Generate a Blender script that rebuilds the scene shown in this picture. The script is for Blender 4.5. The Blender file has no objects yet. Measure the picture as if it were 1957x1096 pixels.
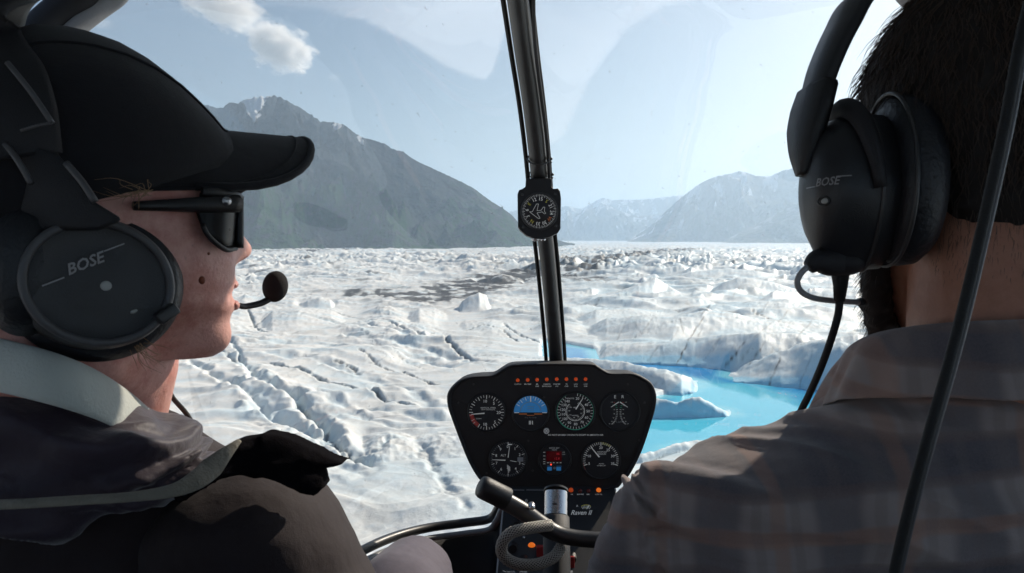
import bpy, bmesh, math, random
import numpy as np
from mathutils import Vector, Matrix, Euler, noise as mnoise
R = math.radians
random.seed(7); np.random.seed(7)
scene = bpy.context.scene
COL = scene.collection

# ------------------------------------------------------------------ camera
H = 50.0                       # eye height above the lake
F = 1500.0                     # focal length in photo pixels (1957 wide)
CX, CY, HOR = 978.5, 548.0, 455.0
PITCH = math.atan((CY - HOR) / F)
cam_d = bpy.data.cameras.new('camera'); cam = bpy.data.objects.new('camera', cam_d); COL.objects.link(cam)
cam.location = (0, 0, H); cam.rotation_euler = (R(90) - PITCH, 0, 0)
cam_d.sensor_width = 36; cam_d.lens = 36 * F / 1957.0
cam_d.clip_start = 0.02; cam_d.clip_end = 90000
cam_d.dof.use_dof = True; cam_d.dof.focus_distance = 2.2; cam_d.dof.aperture_fstop = 38
scene.camera = cam

# ------------------------------------------------------------------ sky and sun
SUN_EL, SUN_AZ = 33.0, 44.0    # azimuth clockwise (to the right) from straight ahead
world = bpy.data.worlds.new('World'); scene.world = world; world.use_nodes = True
wn = world.node_tree.nodes; wn.clear()
sky = wn.new('ShaderNodeTexSky'); sky.sky_type = 'NISHITA'; sky.sun_disc = False
sky.sun_elevation = R(SUN_EL); sky.sun_rotation = R(SUN_AZ); sky.altitude = 300
sky.air_density = 1.0; sky.dust_density = 1.6; sky.ozone_density = 1.0
bg = wn.new('ShaderNodeBackground'); bg.inputs[1].default_value = 0.07
wo = wn.new('ShaderNodeOutputWorld')
world.node_tree.links.new(sky.outputs[0], bg.inputs[0]); world.node_tree.links.new(bg.outputs[0], wo.inputs[0])
sd = bpy.data.lights.new('sun', 'SUN'); sun = bpy.data.objects.new('sun', sd); COL.objects.link(sun)
sd.energy = 4.8; sd.angle = R(0.6); sd.color = (1.0, 0.91, 0.79)
SUN_DIR = Vector((math.sin(R(SUN_AZ)) * math.cos(R(SUN_EL)), math.cos(R(SUN_AZ)) * math.cos(R(SUN_EL)), math.sin(R(SUN_EL))))
sun.rotation_euler = (-SUN_DIR).to_track_quat('-Z', 'Y').to_euler()
scene.view_settings.view_transform = 'Standard'; scene.view_settings.look = 'None'
scene.view_settings.exposure = 0.37; scene.view_settings.gamma = 1.0
cy = scene.cycles
cy.max_bounces = 7; cy.diffuse_bounces = 3; cy.glossy_bounces = 3; cy.transparent_max_bounces = 16
cy.volume_bounces = 3; cy.transmission_bounces = 4; cy.sample_clamp_indirect = 6.0
cy.caustics_reflective = False; cy.caustics_refractive = False
cy.volume_step_rate = 1.0; cy.volume_max_steps = 96
cy.use_denoising = True

# ------------------------------------------------------------------ helpers
FW = Vector((0, math.cos(PITCH), -math.sin(PITCH))); UP = Vector((0, math.sin(PITCH), math.cos(PITCH))); RT = Vector((1, 0, 0))
CAM = Vector((0, 0, H))
def P(px, py, d):
    "point at depth d (metres) along the view axis that stands where the photo's pixel is"
    return CAM + d * (FW + RT * ((px - CX) / F) + UP * ((CY - py) / F))
def ground_pt(px, py, z=0.0):
    v = P(px, py, 1.0) - CAM
    t = (z - H) / v.z
    return CAM + v * t
def azel(px, py):
    v = P(px, py, 1.0) - CAM
    return math.atan2(v.x, v.y), v.z / math.hypot(v.x, v.y)      # azimuth, tan(elevation)
def tag(o, label=None, cat=None, group=None, kind=None):
    if label: o['label'] = label
    if cat: o['category'] = cat
    if group: o['group'] = group
    if kind: o['kind'] = kind
    return o
def empty(name, loc, label, cat, group=None):
    o = bpy.data.objects.new(name, None); COL.objects.link(o); o.location = loc
    o.empty_display_size = 0.05
    bpy.context.view_layer.update()
    return tag(o, label, cat, group)
def link(name, me, mat=None, parent=None, smooth=True):
    o = bpy.data.objects.new(name, me); COL.objects.link(o)
    if mat is not None:
        for m in (mat if isinstance(mat, (list, tuple)) else [mat]): me.materials.append(m)
    if smooth and len(me.polygons): me.polygons.foreach_set('use_smooth', [True] * len(me.polygons))
    if parent is not None:
        o.parent = parent
        # meshes are written in world coordinates: undo the parent's own place
        w = Matrix.Translation(world_loc(parent)); o.matrix_parent_inverse = w.inverted()
    return o
def world_loc(o):
    v = Vector(o.location)
    if o.type == 'MESH': return Vector((0, 0, 0))
    return v
def mesh(name, verts, faces):
    me = bpy.data.meshes.new(name); me.from_pydata([tuple(v) for v in verts], [], faces); me.update(); return me
def grid_mesh(name, X, Y, Z, attrs=None):
    n, m = X.shape
    me = bpy.data.meshes.new(name)
    me.vertices.add(n * m)
    me.vertices.foreach_set('co', np.stack([X, Y, Z], -1).astype(np.float32).ravel())
    i = np.arange(n * m).reshape(n, m)
    q = np.stack([i[:-1, :-1], i[:-1, 1:], i[1:, 1:], i[1:, :-1]], -1).reshape(-1, 4)
    me.loops.add(q.size); me.loops.foreach_set('vertex_index', q.ravel().astype(np.int32))
    me.polygons.add(len(q)); me.polygons.foreach_set('loop_start', np.arange(0, q.size, 4, dtype=np.int32))
    me.polygons.foreach_set('loop_total', np.full(len(q), 4, np.int32))
    me.polygons.foreach_set('use_smooth', np.ones(len(q), bool))
    me.update(calc_edges=True)
    for k, a in (attrs or {}).items():
        at = me.attributes.new(k, 'FLOAT', 'POINT'); at.data.foreach_set('value', a.astype(np.float32).ravel())
    return me

def _h(ix, iy, seed):
    n = (ix * 374761393 + iy * 668265263 + seed * 2147483647 + 1013904223) & 0xffffffff
    n = ((n ^ (n >> 13)) * 1274126177) & 0xffffffff
    return (n ^ (n >> 16)) & 0xffffffff
def pn(x, y, seed=0):
    "2-D gradient noise, about -1..1"
    x0 = np.floor(x); y0 = np.floor(y); fx = x - x0; fy = y - y0
    ix = x0.astype(np.int64); iy = y0.astype(np.int64)
    def g(dx, dy):
        a = _h(ix + dx, iy + dy, seed) * (2 * np.pi / 4294967296.0)
        return np.cos(a) * (fx - dx) + np.sin(a) * (fy - dy)
    u = fx * fx * fx * (fx * (fx * 6 - 15) + 10); v = fy * fy * fy * (fy * (fy * 6 - 15) + 10)
    a = g(0, 0) * (1 - u) + g(1, 0) * u; b = g(0, 1) * (1 - u) + g(1, 1) * u
    return (a * (1 - v) + b * v) * 1.5
def fbm(x, y, o=4, seed=0, gain=0.5, lac=2.03):
    s = 0; a = 1.0
    for k in range(o):
        s = s + a * pn(x * lac ** k + 17.3 * k, y * lac ** k - 9.1 * k, seed + k); a *= gain
    return s
def ridged(x, y, o=4, seed=0, gain=0.5, lac=2.1):
    s = 0; a = 1.0; w = 1.0
    for k in range(o):
        n = 1 - np.abs(pn(x * lac ** k + 31.7 * k, y * lac ** k + 5.3 * k, seed + k)) * 1.4
        n = np.clip(n, 0, 1) ** 2
        s = s + a * n * w; w = np.clip(n * 1.4, 0, 1); a *= gain
    return s
def sstep(a, b, x):
    t = np.clip((x - a) / (b - a), 0, 1); return t * t * (3 - 2 * t)

# ---- materials
def new_mat(name):
    m = bpy.data.materials.new(name); m.use_nodes = True
    nt = m.node_tree; return m, nt, nt.nodes['Principled BSDF']
def pmat(name, col, rough=0.5, metal=0.0, bump=0.0, bscale=200.0, var=0.0, vscale=30.0, spec=0.5, emit=None, estr=0.0, sss=0.0, coat=0.0, sheen=0.0):
    "a painted, moulded or woven surface: colour and roughness broken up by noise"
    m, nt, b = new_mat(name); N = nt.nodes; L = nt.links
    b.inputs['Base Color'].default_value = (*col, 1); b.inputs['Roughness'].default_value = rough
    b.inputs['Metallic'].default_value = metal; b.inputs['Specular IOR Level'].default_value = spec
    b.inputs['Coat Weight'].default_value = coat; b.inputs['Sheen Weight'].default_value = sheen
    if sss: b.inputs['Subsurface Weight'].default_value = sss; b.inputs['Subsurface Scale'].default_value = 0.01; b.inputs['Subsurface Radius'].default_value = (1, .35, .2)
    if emit: b.inputs['Emission Color'].default_value = (*emit, 1); b.inputs['Emission Strength'].default_value = estr
    tc = N.new('ShaderNodeTexCoord')
    if var:
        n = N.new('ShaderNodeTexNoise'); n.inputs['Scale'].default_value = vscale; n.inputs['Detail'].default_value = 6
        r = N.new('ShaderNodeMix'); r.data_type = 'RGBA'
        r.inputs['A'].default_value = (*[c * (1 - var) for c in col], 1); r.inputs['B'].default_value = (*[min(1, c * (1 + var)) for c in col], 1)
        L.new(tc.outputs['Object'], n.inputs['Vector']); L.new(n.outputs['Fac'], r.inputs['Factor']); L.new(r.outputs['Result'], b.inputs['Base Color'])
        mr = N.new('ShaderNodeMapRange'); mr.inputs['To Min'].default_value = max(0.03, rough - .12); mr.inputs['To Max'].default_value = min(1, rough + .12)
        L.new(n.outputs['Fac'], mr.inputs['Value']); L.new(mr.outputs['Result'], b.inputs['Roughness'])
    if bump:
        n2 = N.new('ShaderNodeTexNoise'); n2.inputs['Scale'].default_value = bscale; n2.inputs['Detail'].default_value = 5
        bp = N.new('ShaderNodeBump'); bp.inputs['Strength'].default_value = bump; bp.inputs['Distance'].default_value = 0.002
        L.new(tc.outputs['Object'], n2.inputs['Vector']); L.new(n2.outputs['Fac'], bp.inputs['Height']); L.new(bp.outputs['Normal'], b.inputs['Normal'])
    return m
# ================================================================== GLACIER
def seg_dist(x, y, pts):
    "distance to a polyline and the parameter along it"
    best = np.full(x.shape, 1e9); par = np.zeros(x.shape); acc = 0
    for (ax, ay), (bx, by) in zip(pts[:-1], pts[1:]):
        dx, dy = bx - ax, by - ay; l2 = dx * dx + dy * dy + 1e-9
        t = np.clip(((x - ax) * dx + (y - ay) * dy) / l2, 0, 1)
        d = np.hypot(x - ax - t * dx, y - ay - t * dy)
        k = d < best; best = np.where(k, d, best); par = np.where(k, acc + t, par); acc += 1
    return best, par / max(acc, 1)
def inside(x, y, pts):
    c = np.zeros(x.shape, bool)
    for (ax, ay), (bx, by) in zip(pts, pts[1:] + pts[:1]):
        k = ((ay > y) != (by > y)) & (x < (bx - ax) * (y - ay) / (by - ay + 1e-12) + ax)
        c ^= k
    return c
# rings: 1 px steps near, finer than the ice bumps far away
rs = [6.0, 12, 20, 30, 42, 55, 68, 80]; r = 90.0
while r < 17500:
    rs.append(r); r += min(1.25 * r * r / (F * H), 0.0062 * r)
rs.append(17500); rs.append(30000)
rs = np.array(rs)
core = np.arange(-0.72, 0.7201, 0.00125)
left = -0.72 - np.cumsum(np.geomspace(0.002, 0.35, 34)); left = left[left > -math.pi][::-1]
rest = 0.72 + np.cumsum(np.geomspace(0.002, 0.35, 34)); rest = rest[rest < math.pi]
az = np.concatenate([[-math.pi], left, core, rest, [math.pi]])
RR, AZ = np.meshgrid(rs, az, indexing='ij')
X = RR * np.sin(AZ); Y = RR * np.cos(AZ)
PX = CX + F * np.tan(np.clip(AZ, -1.3, 1.3)) * 1.0     # photo column of every azimuth (pitch is small)
def gp(l): return [tuple(ground_pt(a, b)[:2]) for a, b in l]

lake_px = [(1040, 652), (1080, 658), (1135, 668), (1142, 686), (1204, 690), (1295, 694), (1398, 704), (1388, 719), (1450, 733), (1533, 739), (1615, 746),
           (1800, 760), (2050, 772), (2050, 905), (1750, 880), (1560, 862), (1420, 850), (1352, 848), (1310, 852), (1286, 858), (1258, 872), (1229, 880), (1150, 876), (1120, 850),
           (1150, 806), (1230, 797), (1300, 795), (1344, 795), (1396, 791), (1380, 783), (1330, 776), (1250, 772), (1238, 765), (1262, 757), (1300, 750), (1334, 739),
           (1327, 729), (1290, 719), (1237, 708), (1190, 699), (1138, 690), (1100, 688), (1040, 686)]
lake = gp(lake_px)
near = (RR < 620) & (np.abs(AZ) < 0.8)
D = np.full(X.shape, 400.0)
D[near] = seg_dist(X[near], Y[near], lake + lake[:1])[0]
INS = np.zeros(X.shape, bool); INS[near] = inside(X[near] + 1.2 * pn(X[near] / 9, Y[near] / 9, 3), Y[near] + 1.2 * pn(X[near] / 9, Y[near] / 9, 4), lake)

# warp the coordinates once so no feature is straight
WX = X + 14 * fbm(X / 70, Y / 70, 3, 11); WY = Y + 14 * fbm(X / 70, Y / 70, 3, 21)
shore = sstep(0, 26, D)
far = sstep(420, 1300, RR)
Z = 1.3 + 2.6 * fbm(WX / 120, WY / 75, 4, 31) * shore + 1.1 * shore
# long low swells that run across the view, right side and middle
sw = ridged(WX / 125 + WY / 240, WY / 42 - WX / 160, 3, 41, .33)
rightness = sstep(-120, 60, X - 0.10 * Y)
mid = sstep(300, 420, RR)
Z += (3.2 + 3.0 * mid) * (sw - 0.5) * shore * (0.25 + 0.75 * rightness) * (1 - 0.35 * far)
# choppy seracs in the distance
ser = ridged(WX / 105 + 0.35 * WY / 70, WY / 44 - .25 * WX / 60, 4, 51, 0.36)
ser2 = ridged(WX / 24, WY / 19, 3, 57)
rough_l = sstep(0, 1, 0.5 + 0.9 * fbm(X / 600, Y / 600, 2, 77))
serz = far * (4 + 8.6 * ser * (0.55 + rough_l) + .7 * ser2) * (1 - .55 * sstep(1500, 4500, RR)) - far * 6
Z += serz * (1 - sstep(7000, 12000, RR) * 0.7)
midr = sstep(230, 480, RR) * (1 - far * .5)
Z += midr * 1.1 * (ridged(WX / 26 + WY / 50, WY / 15, 4, 63) - 0.5) * (0.35 + rough_l) * (0.4 + 0.6 * shore) * (1 - .62 * rightness)
# rolling swells on the left
lsw = ridged(WX / 70 + WY / 95, WY / 24 - WX / 130, 3, 67, .38)
Z += 0.9 * (lsw - .55) * (1 - rightness) * sstep(120, 200, RR) * sstep(900, 450, RR)
# small melt lumps
lump = fbm(WX / 6.5, WY / 5.5, 2, 71, .42)
fine = fbm(X / 1.9, Y / 1.9, 2, 74) * sstep(210, 130, RR)
Z += (0.20 * lump + 0.05 * fine) * sstep(60, 110, RR) * (1 + 1.2 * mid) * np.clip(shore + 0.3, 0, 1)

BLUE = np.zeros(X.shape); DIRT = np.zeros(X.shape)

def crest(pts, front=0.05, back=0.2, p=1.5, rough=0.12, seed=1, add_blue=0.0, amt=1.0):
    "an ice ridge: (photo column, row of its foot, row of its top); it has a real foot, top and far slope"
    global Z, BLUE
    a = []; rb = []; hh = []; rc = []
    for px, fy, ty in pts:
        g = ground_pt(px, fy, 1.0); rr = math.hypot(g.x, g.y); th, te = azel(px, ty)
        r2 = rr * (1 + front); a.append(th); rb.append(rr); rc.append(r2); hh.append(H + te * r2)
    a = np.array(a); k = (AZ > a[0]) & (AZ < a[-1])
    A = AZ[k]; ro = RR[k]
    wob = fbm(ro * np.sin(A) / 24, ro * np.cos(A) / 17, 4, seed)
    b0 = np.interp(A, a, rb) * (1 + 0.012 * wob); c0 = np.interp(A, a, rc) * (1 + 0.012 * fbm(A * 22, A * 0, 2, seed + 5)); h0 = np.interp(A, a, hh)
    h0 = h0 * (1 + rough * 0.6 * fbm(A * 45, A * 0 + seed, 3, seed + 9))
    fw_ = 0.010 if front < .12 else 0.035
    e = np.minimum(sstep(0, fw_, A - a[0]), sstep(0, fw_, a[-1] - A))
    t = (ro - b0) / (c0 - b0)
    up = 1 - (1 - np.clip(t, 0, 1)) ** p
    up = np.clip(up + 0.16 * np.sin(np.clip(t, 0, 1) * math.pi) * wob, 0, 1.05)
    tb = (ro - c0) / (back * c0)
    dn = np.clip(1 - tb, 0, 1); dn = dn * dn * (3 - 2 * dn)
    prof = np.where(t < 0, 0, np.where(t < 1, up, dn)) * e
    z = h0 * prof * amt
    z = z + prof * 0.35 * fbm(ro * np.sin(A) / 3, ro * np.cos(A) / 3, 3, seed + 2) * (t > 0)
    zz = Z[k]; on = prof > 0.01
    zz = np.where(on, np.maximum(zz * (1 - prof * 0.85), z) , zz)
    Z[k] = zz
    if add_blue:
        bb = BLUE[k]; BLUE[k] = np.maximum(bb, add_blue * prof * sstep(1.0, 0.3, t) * (t > 0))

# the lake bed and its banks
depth = np.clip(D * 0.45, 0, 5)
land = np.maximum(Z, 0.45 + 0.5 * sstep(0, 8, D) + 0.25 * lump)
Z = np.where(INS, -0.3 - depth, -0.3 + (land + 0.3) * sstep(0, 2.6, D))

# right hand side: ridges round the lake (traced feet and tops)
crest([(1380, 722, 719), (1434, 729, 688), (1492, 736, 667), (1574, 742, 648), (1640, 748, 642), (1700, 752, 655), (1800, 760, 665), (1950, 770, 690), (2000, 772, 760)], .095, .16, 1.4, .02, 101, .35)
crest([(1132, 687, 686), (1144, 688, 677), (1158, 689, 668), (1180, 690, 662), (1212, 692, 659), (1260, 694, 657), (1311, 696, 650), (1350, 699, 645), (1389, 704, 640), (1450, 712, 637), (1533, 712, 642), (1600, 712, 655), (1680, 712, 690)], .075, .16, 1.5, .03, 111, .35)
crest([(1090, 640, 636), (1122, 652, 629), (1159, 655, 612), (1225, 660, 605), (1286, 662, 607), (1344, 655, 596), (1393, 655, 598), (1451, 655, 612), (1533, 650, 617), (1620, 648, 622), (1700, 648, 640)], .14, .15, 1.6, .04, 121, .2)
crest([(1075, 628, 622), (1093, 630, 614), (1139, 625, 594), (1204, 618, 591), (1286, 618, 604), (1340, 612, 607)], .12, .12, 1.5, .06, 131, .1)
crest([(1330, 600, 597), (1380, 604, 586), (1440, 604, 578), (1500, 606, 580), (1560, 604, 588), (1640, 604, 600)], .12, .12, 1.3, .06, 133, .1)
crest([(1130, 575, 571), (1188, 573, 556), (1253, 567, 531), (1275, 566, 545), (1300, 570, 562), (1330, 572, 570)], .06, .10, 1.2, .08, 141, .1)
crest([(1350, 565, 562), (1381, 566, 541), (1410, 566, 531), (1471, 566, 538), (1512, 568, 551), (1560, 570, 566)], .06, .10, 1.2, .08, 151, .25)
crest([(1250, 540, 537), (1320, 541, 520), (1390, 540, 513), (1450, 541, 519), (1530, 540, 534)], .06, .10, 1.2, .08, 153, .25)
# near bank and spit
crest([(1060, 712, 690), (1100, 716, 685), (1138, 722, 686), (1204, 735, 694), (1240, 742, 702), (1270, 748, 708), (1303, 750, 716), (1322, 747, 724), (1336, 741, 737)], .05, .035, 2.2, .03, 161, .2)
crest([(1225, 794, 770), (1256, 794, 762), (1295, 794, 768), (1323, 794, 759), (1340, 794, 761), (1352, 794, 767), (1368, 794, 777), (1385, 793, 785), (1398, 791, 790)], .022, .03, 1.8, .03, 171, .3)
crest([(1180, 900, 880), (1229, 893, 868), (1258, 886, 862), (1286, 876, 848), (1327, 866, 843), (1352, 862, 841), (1450, 865, 845), (1600, 880, 868)], .02, .02, 1.8, .05, 181, .1)
# left and middle: domes (feet and tops)
crest([(430, 650, 640), (488, 652, 623), (520, 650, 603), (568, 645, 594), (632, 640, 598), (696, 634, 612), (735, 636, 630)], .24, .22, 1.9, .03, 201)
crest([(735, 628, 624), (770, 632, 608), (801, 635, 594), (830, 635, 596), (860, 632, 606), (930, 632, 618), (960, 632, 630)], .20, .18, 1.9, .04, 211)
crest([(868, 596, 592), (882, 598, 576), (896, 598, 567), (916, 598, 559), (930, 597, 566), (944, 597, 588)], .05, .05, 1.2, .10, 221, .3)
crest([(560, 590, 587), (588, 592, 576), (610, 592, 570), (632, 592, 574), (648, 590, 586)], .04, .08, 1.2, .10, 223, .3)
crest([(800, 648, 644), (850, 652, 634), (890, 655, 623), (940, 655, 618), (985, 655, 626), (1030, 655, 640), (1060, 655, 650)], .18, .16, 1.8, .04, 231)
crest([(740, 712, 706), (780, 712, 694), (817, 712, 681), (850, 716, 686), (880, 722, 700), (900, 725, 720)], .14, .12, 1.8, .05, 241, .15)
crest([(655, 902, 896), (672, 905, 866), (691, 908, 845), (720, 912, 837), (745, 914, 834), (798, 916, 846), (840, 914, 836), (900, 910, 830), (1000, 905, 840), (1100, 905, 880)], .16, .12, 1.9, .02, 251, .25)
crest([(900, 545, 542), (930, 547, 533), (960, 547, 524), (990, 547, 531), (1010, 547, 540)], .05, .08, 1.2, .1, 255, .2)

def furrow(l, width, dep, seed, dirt=0.0, blue=0.0, lip=0.0, dw=1.0):
    "a crack or melt furrow cut along a traced line; width and depth in metres"
    global Z, BLUE, DIRT
    pts = gp(l); xs = [p[0] for p in pts]; ys = [p[1] for p in pts]; m = width * 6 + 4
    k = (X > min(xs) - m) & (X < max(xs) + m) & (Y > min(ys) - m) & (Y < max(ys) + m) & (RR < 2500)
    if not k.any(): return
    x = X[k]; y = Y[k]
    s = max(width * 0.9, 0.8)
    x2 = x + s * fbm(x / (s * 4), y / (s * 4), 3, seed); y2 = y + s * fbm(x / (s * 4), y / (s * 4), 3, seed + 7)
    d, u = seg_dist(x2, y2, pts)
    fade = sstep(0, .06, u) * sstep(1, .9, u) * 0.85 + 0.15
    vary = np.clip(0.75 + 0.7 * fbm(x / (width * 5 + 2), y / (width * 5 + 2), 2, seed + 3), 0.15, 1.5) * fade
    w = width * (0.7 + 0.4 * vary)
    g = np.exp(-(d / w) ** 2)
    Z[k] = Z[k] - dep * vary * g + lip * vary * np.exp(-((d - 1.9 * w) / (w * 1.0)) ** 2) * (0.7 + 0.8 * lump[k])
    BLUE[k] = np.maximum(BLUE[k], blue * vary * np.exp(-(d / (w * 1.1)) ** 2))
    DIRT[k] = np.maximum(DIRT[k], 1.3 * dirt * np.clip(vary * 1.5, 0, 1) * np.exp(-(d / (w * dw)) ** 2))
# the two big furrows at the lower left, and the long cracks
furrow([(360, 696), (389, 728), (432, 750), (478, 774), (513, 806), (567, 824), (602, 853), (631, 867), (660, 890)], 1.7, 2.4, 301, .05, .35, .75)
furrow([(440, 690), (467, 714), (492, 742), (520, 760), (556, 774), (595, 806), (620, 835), (641, 863), (656, 878), (688, 888), (713, 913)], 1.9, 2.9, 303, .12, .45, .85)
furrow([(556, 774), (595, 806), (620, 835), (641, 863), (656, 878), (700, 892)], .5, 1.0, 304, .6, .2, 0)
furrow([(440, 660), (450, 676), (458, 690), (462, 712)], .7, 2.2, 305, .3, .8, 0)
furrow([(395, 668), (417, 682), (445, 700), (467, 712), (513, 710), (563, 721), (602, 735), (641, 748), (670, 753), (705, 771), (737, 782), (752, 782), (798, 789), (841, 796)], .75, 1.5, 307, .75, .5, .3)
furrow([(634, 705), (659, 709), (675, 716), (688, 728)], .6, .9, 309, .8, .2, .15)
furrow([(683, 686), (721, 709), (760, 721), (800, 736), (855, 750), (900, 768)], .45, .9, 311, .75, .2, .15)
furrow([(727, 622), (763, 638), (801, 651), (817, 661), (852, 664), (887, 690), (920, 708)], .8, 2.0, 313, .8, .45, .2)
furrow([(440, 640), (480, 625), (490, 622), (520, 604), (568, 596), (632, 600), (700, 614)], .7, 1.1, 315, .8, .1, 0)
furrow([(472, 596), (482, 612), (488, 628), (500, 640), (515, 641)], .7, 2.2, 317, .9, .5, 0)
furrow([(880, 640), (920, 630), (960, 636), (985, 655), (990, 664)], .5, 1.2, 319, .85, .3, .1)
furrow([(960, 622), (985, 640), (1010, 650), (1045, 668)], .6, 1.5, 321, .6, .6, .1)
furrow([(880, 692), (940, 691), (1000, 694), (1060, 690)], .4, .6, 323, .5, .1, .1)
furrow([(700, 905), (720, 880), (740, 862), (790, 850)], 1.0, 1.0, 325, .0, .4, .2)
furrow([(800, 860), (830, 910), (860, 960), (890, 1000)], 1.2, .8, 327, .15, .2, .2)
for i_, l_ in enumerate([[(500, 690), (590, 700), (690, 728), (780, 765), (850, 800)], [(480, 660), (590, 664), (700, 674), (800, 690), (880, 712)], [(640, 650), (740, 660), (820, 676), (900, 700), (980, 716)], [(470, 760), (530, 800), (580, 850), (640, 900), (700, 940)], [(700, 790), (780, 806), (850, 812), (920, 800)], [(540, 612), (640, 622), (740, 642), (820, 664)], [(1090, 590), (1200, 578), (1330, 582), (1450, 592), (1600, 590)], [(1100, 640), (1200, 632), (1300, 640), (1420, 630), (1560, 636)]]):
    furrow(l_, 2.4, .95, 1200 + 7 * i_, 0, .30, .45)
furrow([(600, 760), (640, 790), (700, 815), (760, 830), (850, 826)], 1.6, .9, 329, .0, .25, .3)
furrow([(460, 600), (520, 590), (600, 604), (680, 640), (760, 690), (850, 730)], .35, .4, 331, .3, .0, .0)
# thin parallel cracks on the right hand ridges (each leans up to the right)
rnd = random.Random(5); streaks = []
for (x0, y0, x1, y1, s) in [(1297, 692, 1316, 650, .9), (1316, 650, 1350, 598, .9), (1383, 702, 1430, 642, .9), (1434, 690, 1470, 640, .7), (1228, 640, 1214, 612, .4), (1240, 690, 1262, 655, .35),
                            (1470, 735, 1497, 668, .8), (1528, 737, 1560, 655, .4), (1575, 742, 1625, 648, .8), (1180, 652, 1200, 608, .3), (1365, 665, 1378, 640, .4), (1300, 604, 1310, 640, .6),
                            (1250, 604, 1225, 640, .35), (1410, 690, 1440, 655, .4), (1490, 610, 1510, 585, .5), (1340, 600, 1360, 578, .5), (1400, 566, 1420, 535, .5), (1450, 600, 1470, 570, .4),
                            (1330, 652, 1345, 622, .5), (1280, 660, 1300, 622, .3), (1600, 700, 1650, 650, .5), (1440, 640, 1480, 608, .5), (1520, 640, 1560, 600, .4)]:
    streaks.append((x0, y0, x1, y1, s))
furrow([(1300, 618), (1360, 612), (1420, 612), (1480, 622), (1560, 628), (1660, 640)], .8, .8, 341, .8, .1, .1)
furrow([(1090, 600), (1150, 585), (1230, 588), (1300, 600), (1400, 596), (1500, 602)], .8, .8, 343, .6, .1, .1)
furrow([(1140, 682), (1180, 662), (1240, 652), (1330, 640)], .4, .4, 345, .3, .1, .1)

# random fine cracks everywhere (own colour of silt in them)
ck = np.abs(pn(WX / 34 + WY / 90, WY / 16, 87)); ck2 = np.abs(pn(WX / 17, WY / 44 + WX / 30, 91))
DIRT = np.maximum(DIRT, 0.42 * sstep(0.030, 0.0, ck) * sstep(-.1, .5, fbm(X / 60, Y / 60, 2, 93)) * (RR > 100))
DIRT = np.maximum(DIRT, 0.40 * sstep(0.022, 0.0, ck2) * sstep(0.0, .5, fbm(X / 50, Y / 50, 2, 95)) * (RR > 100))
TZ = (Z - H) / RR; PYV = HOR - F * TZ
kk = (RR > 150) & (RR < 900) & (PX > 1050) & (PX < 1750)
sx = PX[kk]; sy = PYV[kk]; sd_ = DIRT[kk]
wx_ = sx + 2.5 * fbm(sx / 26, sy / 18, 3, 941); wy_ = sy
for (x0, y0, x1, y1, s_) in streaks:
    d, u = seg_dist(wx_, wy_, [(x0, y0), (x1, y1)])
    nn = np.clip(.75 + .9 * pn(sx / 9, sy / 9, int(x0)), 0, 1.2)
    sd_ = np.maximum(sd_, np.clip(s_ * 1.15 * nn * sstep(2.4, 0.7, d) * sstep(0, .1, u) * sstep(1, .85, u), 0, 1))
DIRT[kk] = sd_
# the medial moraine: two bands of rock debris
def band(l, wpx, amt, seed):
    global DIRT, Z
    a = []; rc = []; w = []
    for (px, py), ww in zip(l, wpx):
        g = ground_pt(px, py); g2 = ground_pt(px, py - ww); a.append(azel(px, py)[0]); rc.append(math.hypot(g.x, g.y)); w.append(math.hypot(g2.x, g2.y) - rc[-1])
    k = (AZ > a[0]) & (AZ < a[-1]); A = AZ[k]
    t = np.abs(RR[k] - np.interp(A, a, rc)) / np.interp(A, a, w)
    n = fbm(X[k] / 26, Y[k] / 34, 4, seed) + 0.6 * pn(X[k] / 7, Y[k] / 9, seed + 4)
    v = sstep(1.15, 0.2, t) * sstep(-0.15, 0.40, n + 0.35 * (1 - t)) * amt * 1.2
    DIRT[k] = np.maximum(DIRT[k], v * np.minimum(sstep(0, .02, A - a[0]), sstep(0, .02, a[-1] - A)))
band([(640, 572), (720, 572), (790, 572), (860, 562), (930, 546), (1000, 536), (1070, 528)], [7, 14, 20, 23, 20, 15, 9], 1.3, 501)
band([(900, 548), (960, 538), (1040, 527), (1120, 517), (1180, 503), (1240, 492), (1300, 484), (1350, 479)], [6, 10, 13, 13, 11, 8, 5, 3], 1.9, 503)
band([(350, 487), (480, 486), (600, 484), (700, 481), (760, 481)], [0.5, 0.9, 0.9, .8, .4], 1.3, 505)
band([(1070, 545), (1100, 543), (1150, 541), (1200, 538)], [2, 4, 4, 2], .9, 507)
rock = sstep(0.55, 0.9, fbm(X / 45, Y / 60, 4, 511)) * sstep(500, 900, RR) * sstep(4500, 2500, RR)
DIRT = np.maximum(DIRT, rock * 0.9)
# very soft grey silt over parts of the near ice
SILT = np.clip(0.5 + 0.7 * fbm(WX / 16, WY / 6, 4, 521), 0, 1)
BLUE = np.maximum(BLUE, 0.40 * sstep(420, 2000, RR) * sstep(0.1, 0.9, fbm(X / 160, Y / 120, 3, 531) + .45 * sstep(-.2, .3, AZ)))  # blue of the shaded ice painted into the colour, far off
BLUE = np.maximum(BLUE, rightness * sstep(3500, 500, RR) * (.22 + .30 * sstep(-.2, .6, fbm(WX / 45, WY / 22, 3, 541))))  # the same blue shade painted over the right side
BLUE = np.maximum(BLUE, .30 * sstep(.0, .8, fbm(WX / 30, WY / 14, 3, 543)))
BLUE = np.maximum(BLUE, np.where(INS, 1.0, sstep(4, 0, D) * 0.6))
Z[np.abs(AZ) > 3.0] = np.clip(Z[np.abs(AZ) > 3.0], -1, 2)
Z[:, 0] = Z[:, -1]
Z[-1, :] = -25; Z[-2, :] = 2
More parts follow.
